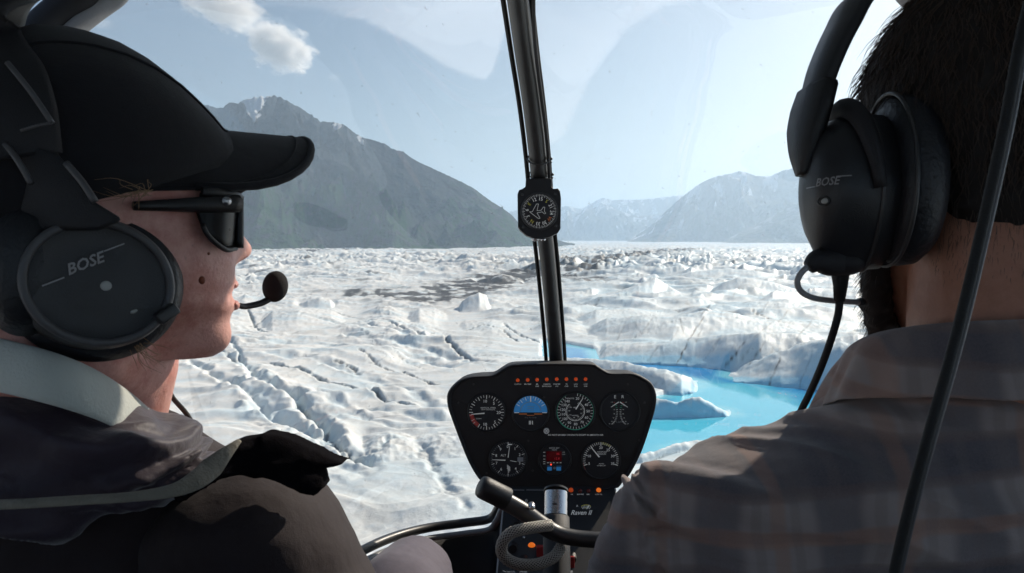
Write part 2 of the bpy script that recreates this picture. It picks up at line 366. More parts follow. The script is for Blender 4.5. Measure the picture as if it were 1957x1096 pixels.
gm = grid_mesh('glacier', X, Y, Z, {'blue': np.clip(BLUE, 0, 1), 'dirt': np.clip(DIRT, 0, 1.2), 'silt': SILT})

m, nt, b = new_mat('ice'); N = nt.nodes; L = nt.links
def attr(N, n): a = N.new('ShaderNodeAttribute'); a.attribute_name = n; return a.outputs['Fac']
def mixc(N, L, f, a, bcol):
    x = N.new('ShaderNodeMix'); x.data_type = 'RGBA'
    for s, v in (('Factor', f), ('A', a), ('B', bcol)):
        if hasattr(v, 'links') or hasattr(v, 'is_linked'): L.new(v, x.inputs[s])
        else: x.inputs[s].default_value = v if s == 'Factor' else (*v, 1)
    return x.outputs['Result']
def math_(N, L, op, a, c=None, clamp=False):
    x = N.new('ShaderNodeMath'); x.operation = op; x.use_clamp = clamp
    for i, v in enumerate((a, c)):
        if v is None: continue
        if hasattr(v, 'is_linked'): L.new(v, x.inputs[i])
        else: x.inputs[i].default_value = v
    return x.outputs[0]
def noise_(N, L, vec, scale, detail=5, rough=.55):
    x = N.new('ShaderNodeTexNoise'); x.inputs['Scale'].default_value = scale; x.inputs['Detail'].default_value = detail; x.inputs['Roughness'].default_value = rough
    L.new(vec, x.inputs['Vector']); return x.outputs['Fac']
def ramp_(N, L, v, a, bb):
    x = N.new('ShaderNodeMapRange'); x.inputs['From Min'].default_value = a; x.inputs['From Max'].default_value = bb; x.interpolation_type = 'SMOOTHSTEP'
    L.new(v, x.inputs['Value']); return x.outputs['Result']
tc = N.new('ShaderNodeTexCoord').outputs['Object']
n1 = noise_(N, L, tc, 0.22, 8, .62); n2 = noise_(N, L, tc, 2.4, 8, .7); n3 = noise_(N, L, tc, 0.035, 5)
c0 = mixc(N, L, attr(N, 'silt'), (0.82, 0.81, 0.78), (0.72, 0.70, 0.66))
c1 = mixc(N, L, ramp_(N, L, n1, .42, .68), c0, (0.72, 0.76, 0.77))
c1 = mixc(N, L, math_(N, L, 'MULTIPLY', ramp_(N, L, n2, .60, .74), .38), c1, (0.52, 0.50, 0.48))
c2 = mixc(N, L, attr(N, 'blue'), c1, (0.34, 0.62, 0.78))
dd = math_(N, L, 'MULTIPLY', attr(N, 'dirt'), math_(N, L, 'ADD', math_(N, L, 'MULTIPLY', n2, 1.1), .35), True)
c3 = mixc(N, L, dd, c2, (0.065, 0.064, 0.064))
L.new(c3, b.inputs['Base Color']); b.inputs['Roughness'].default_value = .55; b.inputs['Specular IOR Level'].default_value = .35
bp = N.new('ShaderNodeBump'); bp.inputs['Strength'].default_value = .55; bp.inputs['Distance'].default_value = .35
hsum = math_(N, L, 'ADD', math_(N, L, 'MULTIPLY', n1, 1.2), math_(N, L, 'MULTIPLY', n2, .45))
L.new(hsum, bp.inputs['Height']); L.new(bp.outputs['Normal'], b.inputs['Normal'])
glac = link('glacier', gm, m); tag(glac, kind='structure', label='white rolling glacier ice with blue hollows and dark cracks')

# ------------------------------------------------------------------ meltwater lake
xs_ = np.linspace(0, 330, 220); ys_ = np.linspace(120, 420, 220)
m, nt, b = new_mat('meltwater'); N = nt.nodes; L = nt.links
wl = np.array(gp([(1030, 640), (2080, 640), (2080, 930), (1030, 930)]))
gx, gy = np.meshgrid(np.linspace(0, 1, 150), np.linspace(0, 1, 260), indexing='ij')
rw = 1 / (1 / np.hypot(*ground_pt(1300, 935)[:2]) * (1 - gy) + gy / np.hypot(*ground_pt(1300, 643)[:2])); aw = azel(1030, 700)[0] * (1 - gx) + azel(2090, 700)[0] * gx
wx = rw * np.sin(aw); wy = rw * np.cos(aw)
dl = seg_dist(wx, wy, lake + lake[:1])[0]
shelf = seg_dist(wx, wy, gp([(1180, 838), (1260, 832), (1330, 815), (1400, 800), (1440, 790), (1420, 770), (1380, 750), (1330, 745)]))[0]
dpth_shade = sstep(0, 14, shelf + 4 * fbm(wx / 12, wy / 12, 3, 601) - 13) * sstep(0, 6, dl)  # dark band: deeper water, plus the ridges' reflection and shade painted in
chan = sstep(0, 1, 0.5 + fbm(wx / 22, wy / 40, 3, 611))
wmesh = grid_mesh('lake', wx, wy, np.zeros_like(wx), {'deep_shade': dpth_shade, 'edge': sstep(7, 0, dl + 1.2 * fbm(wx / 5, wy / 5, 2, 605)), 'var': chan})
tc = N.new('ShaderNodeTexCoord').outputs['Object']
c = mixc(N, L, attr(N, 'deep_shade'), (0.10, 0.62, 0.82), (0.010, 0.25, 0.62))
c = mixc(N, L, math_(N, L, 'MULTIPLY', attr(N, 'var'), .35), c, (0.09, 0.50, 0.72))
c = mixc(N, L, math_(N, L, 'MULTIPLY', attr(N, 'edge'), .55), c, (0.34, 0.74, 0.83))
L.new(c, b.inputs['Base Color']); b.inputs['Roughness'].default_value = .06; b.inputs['IOR'].default_value = 1.33
bp = N.new('ShaderNodeBump'); bp.inputs['Strength'].default_value = .06; bp.inputs['Distance'].default_value = .05
L.new(noise_(N, L, tc, 1.2, 4), bp.inputs['Height']); L.new(bp.outputs['Normal'], b.inputs['Normal'])
tag(link('lake', wmesh, m), kind='structure', label='turquoise meltwater lake between the ice ridges')

# ================================================================== MOUNTAINS
def mountain_mat(name, low, high, rockc, snowc=(.8, .82, .85), zmid=300, zr=200):
    m, nt, b = new_mat(name); N = nt.nodes; L = nt.links
    geo = N.new('ShaderNodeNewGeometry'); sp = N.new('ShaderNodeSeparateXYZ'); L.new(geo.outputs['Position'], sp.inputs[0])
    tc = geo.outputs['Position']
    n1 = noise_(N, L, tc, .004, 10, .6); n2 = noise_(N, L, tc, .02, 8, .65)
    z = math_(N, L, 'ADD', sp.outputs['Z'], math_(N, L, 'MULTIPLY', math_(N, L, 'SUBTRACT', n1, .5), 500))
    c = mixc(N, L, ramp_(N, L, z, zmid - zr, zmid + zr), low, high)
    c = mixc(N, L, ramp_(N, L, n2, .46, .64), c, rockc)
    c = mixc(N, L, attr(N, 'gully'), c, rockc)
    s = math_(N, L, 'MULTIPLY', attr(N, 'snow'), ramp_(N, L, n2, .12, .34), True)
    c = mixc(N, L, s, c, snowc)
    L.new(c, b.inputs['Base Color']); b.inputs['Roughness'].default_value = .9; b.inputs['Specular IOR Level'].default_value = .1
    bp = N.new('ShaderNodeBump'); bp.inputs['Strength'].default_value = 1.0; bp.inputs['Distance'].default_value = 60
    L.new(n2, bp.inputs['Height']); L.new(bp.outputs['Normal'], b.inputs['Normal'])
    return m
def mountain(name, sky_, r_base, r_ridge, mat, seed, label, cols=420, rows=130, gul=.16, snow=None, fr=1.0, jag=.012, back=2600, patch=0.0):
    px = np.array([p[0] for p in sky_], float); te = np.array([azel(*p)[1] for p in sky_]); th = np.array([azel(*p)[0] for p in sky_])
    a = np.linspace(th[0], th[-1], cols); e0 = np.interp(a, th, te)
    rb = np.interp(a, [azel(p, 450)[0] for p, _ in r_base], [v for _, v in r_base]); rr = np.interp(a, [azel(p, 450)[0] for p, _ in r_ridge], [v for _, v in r_ridge])
    t = np.concatenate([np.linspace(-.06, 1, rows), 1 + np.linspace(.03, 1, 26)])
    T, A = np.meshgrid(t, a, indexing='ij'); RB = rb[None, :]; RD = rr[None, :]; E = e0[None, :]
    e_j = E * (1 + jag * fbm(A * 260, A * 0, 4, seed + 1))
    rad = np.where(T <= 1, RB + (RD - RB) * T, RD + (T - 1) * back)
    hr = H + e_j * RD
    s = A * 0.5 * (RB + RD) / 1000.0 * fr; tt = np.clip(T, 0, 1)
    warp = 0.35 * fbm(s * 1.2, T * 1.6, 3, seed + 3)
    g1 = ridged(s * 1.9 + warp * 1.3 + 1.3 * T, T * 0.8 + .3 * warp, 5, seed + 5, .52)
    g2 = ridged(s * 5 + warp * 2 - 2 * T, T * 3.2, 4, seed + 6, .5)
    prof = tt ** 1.12
    env = 4 * tt * (1 - tt) * (1 + .5 * (1 - tt))
    h = hr * (prof + gul * env * (g1 - 0.95) + gul * .35 * env * (g2 - .8) + .03 * env * fbm(s * 20, T * 16, 3, seed + 8))
    line = H + e_j * rad * (0.2 + .8 * tt) - 4
    h = np.where(T < .7, np.minimum(h, np.maximum(line, hr * prof * .9)), h)
    h = np.where(T > 1, hr * np.clip(1 - .9 * (T - 1), 0, 1), h)
    h = np.where(T < 0, -8, np.maximum(h, -3))
    X = rad * np.sin(A); Yy = rad * np.cos(A)
    # photo place of every point, only to know which real slope carries the snowfields
    tz = (h - H) / rad; sn = np.zeros_like(h)
    PXm = CX + F * np.tan(A); PYm = HOR - F * tz * np.cos(A) ** 0
    for poly in (snow or []):
        w = 4 * fbm(PXm / 14, PYm / 10, 3, seed + 12)
        sn = np.maximum(sn, inside(PXm + w, PYm + w, poly).astype(float))
    if patch:
        sn = np.maximum(sn, patch * sstep(.35, .6, fbm(s * 7 + 3, T * 5, 4, seed + 20) + (tt - .75) * 1.2))
    gully = sstep(.5, .15, g1) * .7
    o = link(name, grid_mesh(name, X, Yy, h, {'snow': sn, 'gully': gully}), mat)
    return tag(o, label, kind='structure')
mm = mountain_mat('alpine slope', (0.014, 0.060, 0.012), (0.018, 0.027, 0.031), (0.046, 0.047, 0.054), zmid=330, zr=190)
mountain('mountain', [(-700, 380), (-300, 330), (0, 300), (180, 262), (300, 228), (352, 210), (372, 204), (395, 200), (408, 206), (425, 207), (438, 196), (455, 198), (470, 190), (488, 186), (505, 185), (522, 183), (535, 186), (552, 195), (575, 207), (612, 232), (632, 234), (655, 237), (672, 250), (690, 262), (712, 268), (735, 275), (752, 286), (770, 290), (785, 301), (800, 310), (826, 322), (850, 333), (880, 347), (905, 360), (925, 375), (940, 386), (960, 398), (978, 411), (990, 425), (1005, 442), (1028, 458), (1060, 468), (1095, 472)],
         [(-700, 2500), (300, 2900), (480, 3150), (750, 3300), (950, 3700), (1095, 4300)], [(-700, 5200), (350, 5200), (520, 5000), (700, 4700), (900, 4600), (1095, 4700)],
         mm, 700, 'dark green and grey mountain with a snowy summit on the left', 760, 210, .27,
         [[(464, 190), (480, 182), (500, 178), (530, 178), (526, 192), (517, 206), (507, 220), (499, 236), (490, 246), (479, 232), (473, 216), (462, 206)],
          [(528, 180), (560, 194), (584, 207), (590, 214), (582, 216), (556, 206), (534, 194)],
          [(640, 246), (660, 240), (652, 252), (642, 256)], [(685, 268), (694, 266), (698, 280), (690, 278)]], jag=.010, patch=.0)
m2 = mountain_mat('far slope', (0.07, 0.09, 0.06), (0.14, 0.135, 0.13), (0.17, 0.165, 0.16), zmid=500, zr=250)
mountain('mountain', [(1375, 466), (1400, 452), (1430, 436), (1460, 422), (1490, 405), (1530, 388), (1580, 372), (1650, 350), (1800, 330), (2000, 310), (2300, 330), (2600, 420)],
         [(1375, 7600), (2600, 6000)], [(1375, 8600), (2600, 8200)], m2, 740, 'shadowed slope of the right mountain nearest the glacier', 300, 110, .2, patch=.25)
mountain('mountain', [(1195, 464), (1215, 450), (1240, 432), (1262, 414), (1290, 388), (1312, 370), (1335, 353), (1352, 344), (1370, 337), (1393, 333), (1415, 327), (1430, 331), (1445, 337), (1470, 338), (1485, 331), (1500, 325), (1520, 321), (1545, 322), (1600, 316), (1700, 330), (1850, 300), (2000, 320), (2300, 290), (2700, 380)],
         [(1195, 9000), (2700, 8500)], [(1195, 10500), (2700, 10500)], m2, 760, 'pale hazy mountain with streaks of snow on the right', 460, 150, .22, patch=.95)
mountain('mountain', [(1040, 420), (1075, 412), (1084, 402), (1095, 410), (1105, 407), (1118, 400), (1135, 398), (1157, 391), (1170, 396), (1185, 404), (1205, 410), (1225, 413), (1246, 411), (1262, 408), (1290, 420), (1340, 440)],
         [(1040, 12500), (1340, 12500)], [(1040, 14200), (1340, 14200)], m2, 780, 'small pale blue mountain far up the glacier', 240, 90, .22, patch=.8)
mountain('mountain', [(900, 420), (1000, 400), (1060, 398), (1084, 394), (1110, 400), (1151, 378), (1170, 383), (1192, 382), (1230, 382), (1262, 378), (1300, 374), (1340, 380), (1400, 390), (1600, 380)],
         [(900, 15500), (1600, 15500)], [(900, 17500), (1600, 17500)], m2, 800, 'faint white snow range on the horizon', 240, 70, .18, patch=1.4)
mountain('mountain', [(1040, 461), (1062, 458), (1080, 463), (1100, 469), (1120, 471)], [(1040, 4600), (1120, 5200)], [(1040, 4900), (1120, 5400)], mm, 820, 'low dark hill where the left mountain meets the ice', 80, 40, .15)

# ================================================================== AIR AND CLOUDS
def box_mesh(name, lo, hi):
    v = [(x, y, z) for x in (lo[0], hi[0]) for y in (lo[1], hi[1]) for z in (lo[2], hi[2])]
    return mesh(name, v, [(0, 1, 3, 2), (4, 6, 7, 5), (0, 4, 5, 1), (2, 3, 7, 6), (0, 2, 6, 4), (1, 5, 7, 3)])
m, nt, b = new_mat('haze'); N = nt.nodes; L = nt.links; N.remove(b)
v = N.new('ShaderNodeVolumePrincipled'); v.inputs['Color'].default_value = (.58, .77, .98, 1); v.inputs['Density'].default_value = .84e-4; v.inputs['Anisotropy'].default_value = .5
L.new(v.outputs[0], N['Material Output'].inputs['Volume'])
hz = link('haze', box_mesh('haze', (-31000, -31000, -27), (31000, 31000, 1500)), m, smooth=False); tag(hz, kind='stuff', label='pale blue haze filling the glacier valley')
def cloud(c, size, seed, dens, label, thr=.5, tilt=0.0):
    "a body of mist whose density falls off raggedly from its middle"
    m, nt, b = new_mat('cloud'); N = nt.nodes; L = nt.links; N.remove(b)
    tc = N.new('ShaderNodeTexCoord').outputs['Object']
    off = N.new('ShaderNodeMapping'); off.inputs['Location'].default_value = (seed * 3.1, seed * 1.7, seed); L.new(tc, off.inputs['Vector'])
    ln = N.new('ShaderNodeVectorMath'); ln.operation = 'LENGTH'; L.new(tc, ln.inputs[0])
    n1 = noise_(N, L, off.outputs[0], 2.6, 9, .70)
    f = math_(N, L, 'SUBTRACT', math_(N, L, 'MULTIPLY', n1, 2.0), math_(N, L, 'MULTIPLY', ln.outputs['Value'], .95))
    f = ramp_(N, L, f, thr - .08, thr + .22)
    d = math_(N, L, 'MULTIPLY', f, dens)
    v = N.new('ShaderNodeVolumePrincipled'); v.inputs['Color'].default_value = (1, 1, 1, 1); v.inputs['Anisotropy'].default_value = .45
    L.new(d, v.inputs['Density']); L.new(v.outputs[0], N['Material Output'].inputs['Volume'])
    bm = bmesh.new(); bmesh.ops.create_icosphere(bm, subdivisions=2, radius=1.0); me = bpy.data.meshes.new('cloud'); bm.to_mesh(me); bm.free()
    o = link('cloud', me, m); o.location = c; o.scale = size; o.rotation_euler = (0, tilt, 0)
    return tag(o, label, kind='stuff')
cloud(P(535, 92, 9000), (520, 420, 340), 3, .014, 'bright puffy cumulus cloud drifting above the left mountain', .36, R(20))
cloud(P(425, 12, 9300), (760, 420, 360), 17, .009, 'softer white cloud trailing up to the left of the cumulus', .40, R(22))
cloud(P(195, 45, 9000), (170, 120, 80), 5, .002, 'small wisp of cloud beside the left door frame', .35)
cloud(P(640, 148, 9500), (130, 90, 70), 9, .0012, 'faint scrap of cloud below the cumulus', .35)
cloud(P(1492, 247, 14000), (180, 100, 50), 11, .0009, 'tiny flat cloud over the right mountain', .35)
# ================================================================== MODELLING KIT
def catmull(pts, n=8, closed=False):
    pts = [np.array(p, float) for p in pts]; out = []
    m = len(pts)
    rng = range(m if closed else m - 1)
    for i in rng:
        p0 = pts[(i - 1) % m] if closed or i > 0 else 2 * pts[0] - pts[1]
        p1 = pts[i]; p2 = pts[(i + 1) % m]
        p3 = pts[(i + 2) % m] if closed or i + 2 < m else 2 * pts[-1] - pts[-2]
        for k in range(n):
            t = k / n
            out.append(.5 * ((2 * p1) + (-p0 + p2) * t + (2 * p0 - 5 * p1 + 4 * p2 - p3) * t * t + (-p0 + 3 * p1 - 3 * p2 + p3) * t ** 3))
    if not closed: out.append(pts[-1])
    return [Vector(p) for p in out]
class MB:
    "collects shapes for ONE mesh"
    def __init__(s): s.v = []; s.f = []; s.m = []
    def add(s, v, f, mat=0):
        o = len(s.v); s.v += [tuple(p) for p in v]; s.f += [tuple(i + o for i in q) for q in f]; s.m += [mat] * len(f)
    def tube(s, path, rad, seg=12, mat=0, flat=None, caps=True, closed=False, upv=None):
        path = [Vector(p) for p in path]; n = len(path)
        rad = [rad] * n if not hasattr(rad, '__len__') else list(np.interp(np.linspace(0, 1, n), np.linspace(0, 1, len(rad)), rad))
        v = []; f = []; nrm = None
        for i, p in enumerate(path):
            a = path[(i - 1) % n] if closed or i > 0 else path[0]; c = path[(i + 1) % n] if closed or i < n - 1 else path[-1]
            t = (c - a).normalized()
            if nrm is None:
                nrm = Vector(upv) if upv is not None else (Vector((0, 0, 1)) if abs(t.z) < .9 else Vector((1, 0, 0)))
            nrm = (nrm - t * nrm.dot(t)).normalized(); b = t.cross(nrm)
            for k in range(seg):
                an = 2 * math.pi * k / seg
                v.append(p + nrm * math.cos(an) * rad[i] * (flat or 1) + b * math.sin(an) * rad[i])
        for i in range(n if closed else n - 1):
            for k in range(seg):
                i2 = (i + 1) % n
                f.append((i * seg + k, i * seg + (k + 1) % seg, i2 * seg + (k + 1) % seg, i2 * seg + k))
        if caps and not closed:
            f.append(tuple(range(seg))[::-1]); f.append(tuple((n - 1) * seg + k for k in range(seg)))
        s.add(v, f, mat)
    def capsule(s, a, b, ra, rb, seg=24, mat=0, rings=5):
        a = Vector(a); b = Vector(b); t = (b - a).normalized(); pth = []; rr = []
        for k in range(rings):
            an = math.pi / 2 * (k + .15) / rings; pth.append(a - t * ra * math.cos(an)); rr.append(ra * math.sin(an))
        pth.append(a); rr.append(ra); pth.append(b); rr.append(rb)
        for k in range(rings - 1, -1, -1):
            an = math.pi / 2 * (k + .15) / rings; pth.append(b + t * rb * math.cos(an)); rr.append(rb * math.sin(an))
        s.tube(pth, rr, seg, mat) if False else s._tube_exact(pth, rr, seg, mat)
    def _tube_exact(s, path, rad, seg, mat):
        t = (path[-1] - path[0]).normalized(); nrm = Vector((0, 0, 1)) if abs(t.z) < .9 else Vector((1, 0, 0))
        nrm = (nrm - t * nrm.dot(t)).normalized(); b = t.cross(nrm); v = []; f = []; n = len(path)
        for p, r in zip(path, rad):
            for k in range(seg):
                an = 2 * math.pi * k / seg; v.append(p + nrm * math.cos(an) * r + b * math.sin(an) * r)
        for i in range(n - 1):
            for k in range(seg): f.append((i * seg + k, i * seg + (k + 1) % seg, (i + 1) * seg + (k + 1) % seg, (i + 1) * seg + k))
        f.append(tuple(range(seg))[::-1]); f.append(tuple((n - 1) * seg + k for k in range(seg))); s.add(v, f, mat)
    def chain(s, pts, rads, seg=24, mat=0):
        for a, b, ra, rb in zip(pts[:-1], pts[1:], rads[:-1], rads[1:]): s.capsule(a, b, ra, rb, seg, mat)
    def ell(s, c, ax, seg=32, mat=0, ex=1.0):
        "ellipsoid: centre and three axis vectors"
        c = Vector(c); ax = [Vector(a) for a in ax]; v = []; f = []; n = seg // 2
        for i in range(n + 1):
            th = math.pi * (i + (0.02 if i == 0 else -0.02 if i == n else 0)) / n
            for k in range(seg):
                ph = 2 * math.pi * k / seg
                x, y, z = math.sin(th) * math.cos(ph), math.sin(th) * math.sin(ph), math.cos(th)
                if ex != 1.0: x, y, z = [math.copysign(abs(q) ** ex, q) for q in (x, y, z)]
                v.append(c + ax[0] * x + ax[1] * y + ax[2] * z)
        for i in range(n):
            for k in range(seg): f.append((i * seg + k, (i + 1) * seg + k, (i + 1) * seg + (k + 1) % seg, i * seg + (k + 1) % seg))
        f.append(tuple(range(seg))); f.append(tuple(n * seg + k for k in range(seg))[::-1]); s.add(v, f, mat)
    def loft(s, rings, mat=0, close=False, caps=True):
        n = len(rings[0]); v = [p for r in rings for p in r]; f = []
        for i in range(len(rings) - 1):
            for k in range(n): f.append((i * n + k, i * n + (k + 1) % n, (i + 1) * n + (k + 1) % n, (i + 1) * n + k))
        if caps:
            f.append(tuple(range(n))[::-1]); f.append(tuple((len(rings) - 1) * n + k for k in range(n)))
        s.add(v, f, mat)
    def sheet(s, rows, mat=0):
        n = len(rows[0]); v = [p for r in rows for p in r]
        s.add(v, [(i * n + k, i * n + k + 1, (i + 1) * n + k + 1, (i + 1) * n + k) for i in range(len(rows) - 1) for k in range(n - 1)], mat)
    def slab(s, rows, th, mat=0):
        "a curved plate with thickness: rows of points pushed along th (vector or function of the point)"
        n = len(rows[0]); m = len(rows); tv = (lambda p: Vector(th)) if not callable(th) else th
        top = [Vector(p) for r in rows for p in r]; bot = [p + tv(p) for p in top]; N = len(top)
        f = []
        for i in range(m - 1):
            for k in range(n - 1):
                a, b, c, d = i * n + k, i * n + k + 1, (i + 1) * n + k + 1, (i + 1) * n + k
                f += [(a, b, c, d), (a + N, d + N, c + N, b + N)]
        for k in range(n - 1):
            f.append((k, k + N, k + 1 + N, k + 1)); q = (m - 1) * n; f.append((q + k, q + k + 1, q + k + 1 + N, q + k + N))
        for i in range(m - 1):
            a, d = i * n, (i + 1) * n; f.append((a, d, d + N, a + N)); a, d = i * n + n - 1, (i + 1) * n + n - 1; f.append((a, a + N, d + N, d))
        s.add(top + bot, f, mat)
    def prism(s, outl, off, mat=0):
        a = [Vector(p) for p in outl]; off = Vector(off); b = [p + off for p in a]; n = len(a)
        s.add(a + b, [tuple(range(n)), tuple(range(n, 2 * n))[::-1]] + [(i, i + n, (i + 1) % n + n, (i + 1) % n) for i in range(n)], mat)
    def box(s, c, ax, mat=0):
        c = Vector(c); x, y, z = [Vector(a) for a in ax]
        v = [c + x * i + y * j + z * k for i in (-1, 1) for j in (-1, 1) for k in (-1, 1)]
        s.add(v, [(0, 1, 3, 2), (4, 6, 7, 5), (0, 4, 5, 1), (2, 3, 7, 6), (0, 2, 6, 4), (1, 5, 7, 3)], mat)
    def build(s, name, mat, parent=None, smooth=True, angle=None, bevel=0, subd=0):
        me = mesh(name, s.v, s.f)
        if any(s.m): me.polygons.foreach_set('material_index', s.m)
        bm = bmesh.new(); bm.from_mesh(me); bmesh.ops.recalc_face_normals(bm, faces=bm.faces); bm.to_mesh(me); bm.free()
        o = link(name, me, mat, parent, smooth)
        if bevel:
            b = o.modifiers.new('bevel', 'BEVEL'); b.width = bevel; b.segments = 2; b.limit_method = 'ANGLE'; b.angle_limit = R(40); b.harden_normals = False
        if subd:
            b = o.modifiers.new('sub', 'SUBSURF'); b.levels = subd; b.render_levels = subd
        if angle: sharp(me, angle)
        return o
def sharp(me, deg):
    bm = bmesh.new(); bm.from_mesh(me)
    for e in bm.edges:
        if len(e.link_faces) == 2 and e.calc_face_angle(0) > R(deg): e.smooth = False
    bm.to_mesh(me); bm.free()
def remesh(mb, voxel, smooth=3, disp=None, factor=.5):
    me = mesh('tmp', mb.v, mb.f); o = bpy.data.objects.new('tmp', me); COL.objects.link(o)
    bm = bmesh.new(); bm.from_mesh(me); bmesh.ops.recalc_face_normals(bm, faces=bm.faces); bm.to_mesh(me); bm.free()
    r = o.modifiers.new('r', 'REMESH'); r.mode = 'VOXEL'; r.voxel_size = voxel; r.adaptivity = 0
    if smooth: q = o.modifiers.new('s', 'SMOOTH'); q.factor = factor; q.iterations = smooth
    dg = bpy.context.evaluated_depsgraph_get(); dg.update()
    out = bpy.data.meshes.new_from_object(o.evaluated_get(dg)); bpy.data.objects.remove(o); bpy.data.meshes.remove(me)
    if disp is not None:
        n = len(out.vertices); co = np.empty(n * 3); no = np.empty(n * 3)
        out.vertices.foreach_get('co', co); out.vertices.foreach_get('normal', no)
        co = co.reshape(-1, 3); no = no.reshape(-1, 3); dv = disp(co, no)
        co = co + (no * dv[:, None] if dv.ndim == 1 else dv)
        out.vertices.foreach_set('co', co.ravel()); out.update()
    return out
_tc = {}
def text_vf(txt, size=1.0, shear=0.0, align='CENTER', bold=0.0):
    k = (txt, shear, align, bold)
    if k not in _tc:
        c = bpy.data.curves.new('t', 'FONT'); c.body = txt; c.size = 1.0; c.shear = shear; c.align_x = align; c.align_y = 'CENTER'; c.resolution_u = 2; c.offset = bold
        o = bpy.data.objects.new('t', c); COL.objects.link(o)
        dg = bpy.context.evaluated_depsgraph_get(); dg.update(); me = bpy.data.meshes.new_from_object(o.evaluated_get(dg))
        _tc[k] = ([tuple(v.co) for v in me.vertices], [tuple(p.vertices) for p in me.polygons])
        bpy.data.objects.remove(o); bpy.data.curves.remove(c)
    v, f = _tc[k]
    return [(x * size, y * size) for x, y, _ in v], f
def put_text(mb, txt, o, u, v, size, mat=0, shear=0.0, align='CENTER', bold=0.0):
    p, f = text_vf(txt, size, shear, align, bold); o = Vector(o); u = Vector(u); v = Vector(v)
    mb.add([o + u * a + v * b for a, b in p], f, mat)
# ================================================================== COCKPIT MATERIALS
BLK = pmat('black plastic', (.008, .0075, .009), .45, bump=.25, bscale=900, var=.3, vscale=60)
BLKM = pmat('matt black paint', (.010, .009, .012), .62, bump=.35, bscale=1400, var=.3, vscale=40)
BLKG = pmat('satin black tube', (.030, .029, .030), .38, bump=.10, bscale=500, var=.35, vscale=35, spec=.6)
RUB = pmat('black rubber', (.005, .005, .006), .7, bump=.3, bscale=800)
STEEL = pmat('brushed steel', (.55, .55, .57), .28, metal=1, bump=.15, bscale=400, var=.15, vscale=70)
GREYP = pmat('grey trim paint', (.30, .30, .31), .5, bump=.2, bscale=500, var=.15, vscale=20)
LINER = pmat('grey headliner cloth', (.30, .34, .37), .9, bump=.5, bscale=1500, var=.15, vscale=25)
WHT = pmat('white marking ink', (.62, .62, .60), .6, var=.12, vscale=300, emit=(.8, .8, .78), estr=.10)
GRN = pmat('green marking ink', (.05, .42, .25), .6, var=.1); YEL = pmat('yellow marking ink', (.62, .55, .08), .6, var=.1)
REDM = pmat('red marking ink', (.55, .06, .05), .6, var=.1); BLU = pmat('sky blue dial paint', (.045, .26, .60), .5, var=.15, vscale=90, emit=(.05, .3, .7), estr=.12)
ORG = pmat('orange dial paint', (.70, .20, .06), .5, var=.1); GREYI = pmat('grey marking ink', (.28, .28, .29), .6, var=.1)
LAMP = pmat('red lamp lens', (.55, .05, .01), .25, var=.3, vscale=400, emit=(1, .13, .02), estr=.16)
LAMPO = pmat('amber lamp lens', (.8, .16, .01), .25, var=.3, vscale=400, emit=(1, .20, .02), estr=.42)
LAMPD = pmat('dark red lamp lens', (.16, .02, .015), .25, var=.3, vscale=400)
REDP = pmat('red switch plastic', (.30, .02, .02), .4, var=.2); LEDR = pmat('red light', (.9, .05, .02), .4, emit=(1, .05, .02), estr=1.6, var=.05)
SCR = pmat('dark red display', (.035, .004, .006), .2, var=.2, emit=(.5, .01, .02), estr=.03)
def glass_mat(name, tint, spec, dust, refl_veil=0):
    m, nt, b = new_mat(name); N = nt.nodes; L = nt.links; N.remove(b)
    tr = N.new('ShaderNodeBsdfTransparent'); tr.inputs[0].default_value = (*tint, 1)
    gl = N.new('ShaderNodeBsdfGlossy'); gl.inputs['Roughness'].default_value = .015
    fr = N.new('ShaderNodeLayerWeight'); fr.inputs['Blend'].default_value = .5
    rf = math_(N, L, 'ADD', math_(N, L, 'MULTIPLY', math_(N, L, 'POWER', fr.outputs['Facing'], 4.0), .75), .075)
    mx = N.new('ShaderNodeMixShader'); L.new(math_(N, L, 'MULTIPLY', rf, spec), mx.inputs[0]); L.new(tr.outputs[0], mx.inputs[1]); L.new(gl.outputs[0], mx.inputs[2])
    df = N.new('ShaderNodeBsdfDiffuse'); df.inputs[0].default_value = (.8, .82, .85, 1)
    tc = N.new('ShaderNodeTexCoord').outputs['Object']
    sp = ramp_(N, L, noise_(N, L, tc, 110, 2), .70, .76); sm = noise_(N, L, tc, 2.2, 6)
    d = math_(N, L, 'ADD', math_(N, L, 'MULTIPLY', sp, .22), math_(N, L, 'MULTIPLY', ramp_(N, L, sm, .45, .7), .02 * 1.0)); d = math_(N, L, 'MULTIPLY', d, dust)
    if refl_veil:  # veiling reflection painted on the pane as a translucent layer
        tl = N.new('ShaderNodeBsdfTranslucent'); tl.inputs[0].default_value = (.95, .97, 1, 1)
        fm = math_(N, L, 'MULTIPLY', attr(N, 'refl_veil'), math_(N, L, 'ADD', math_(N, L, 'MULTIPLY', sm, refl_veil), refl_veil * .5))
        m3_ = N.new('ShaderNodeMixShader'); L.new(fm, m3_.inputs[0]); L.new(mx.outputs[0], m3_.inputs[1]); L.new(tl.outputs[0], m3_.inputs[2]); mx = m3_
    m2_ = N.new('ShaderNodeMixShader'); L.new(d, m2_.inputs[0]); L.new(mx.outputs[0], m2_.inputs[1]); L.new(df.outputs[0], m2_.inputs[2])
    L.new(m2_.outputs[0], N['Material Output'].inputs[0]); return m
GLS = glass_mat('window perspex', (.965, .972, .975), 1.0, 1.0); GLW = glass_mat('windscreen perspex', (.975, .960, .925), 1.0, 1.0, .13)

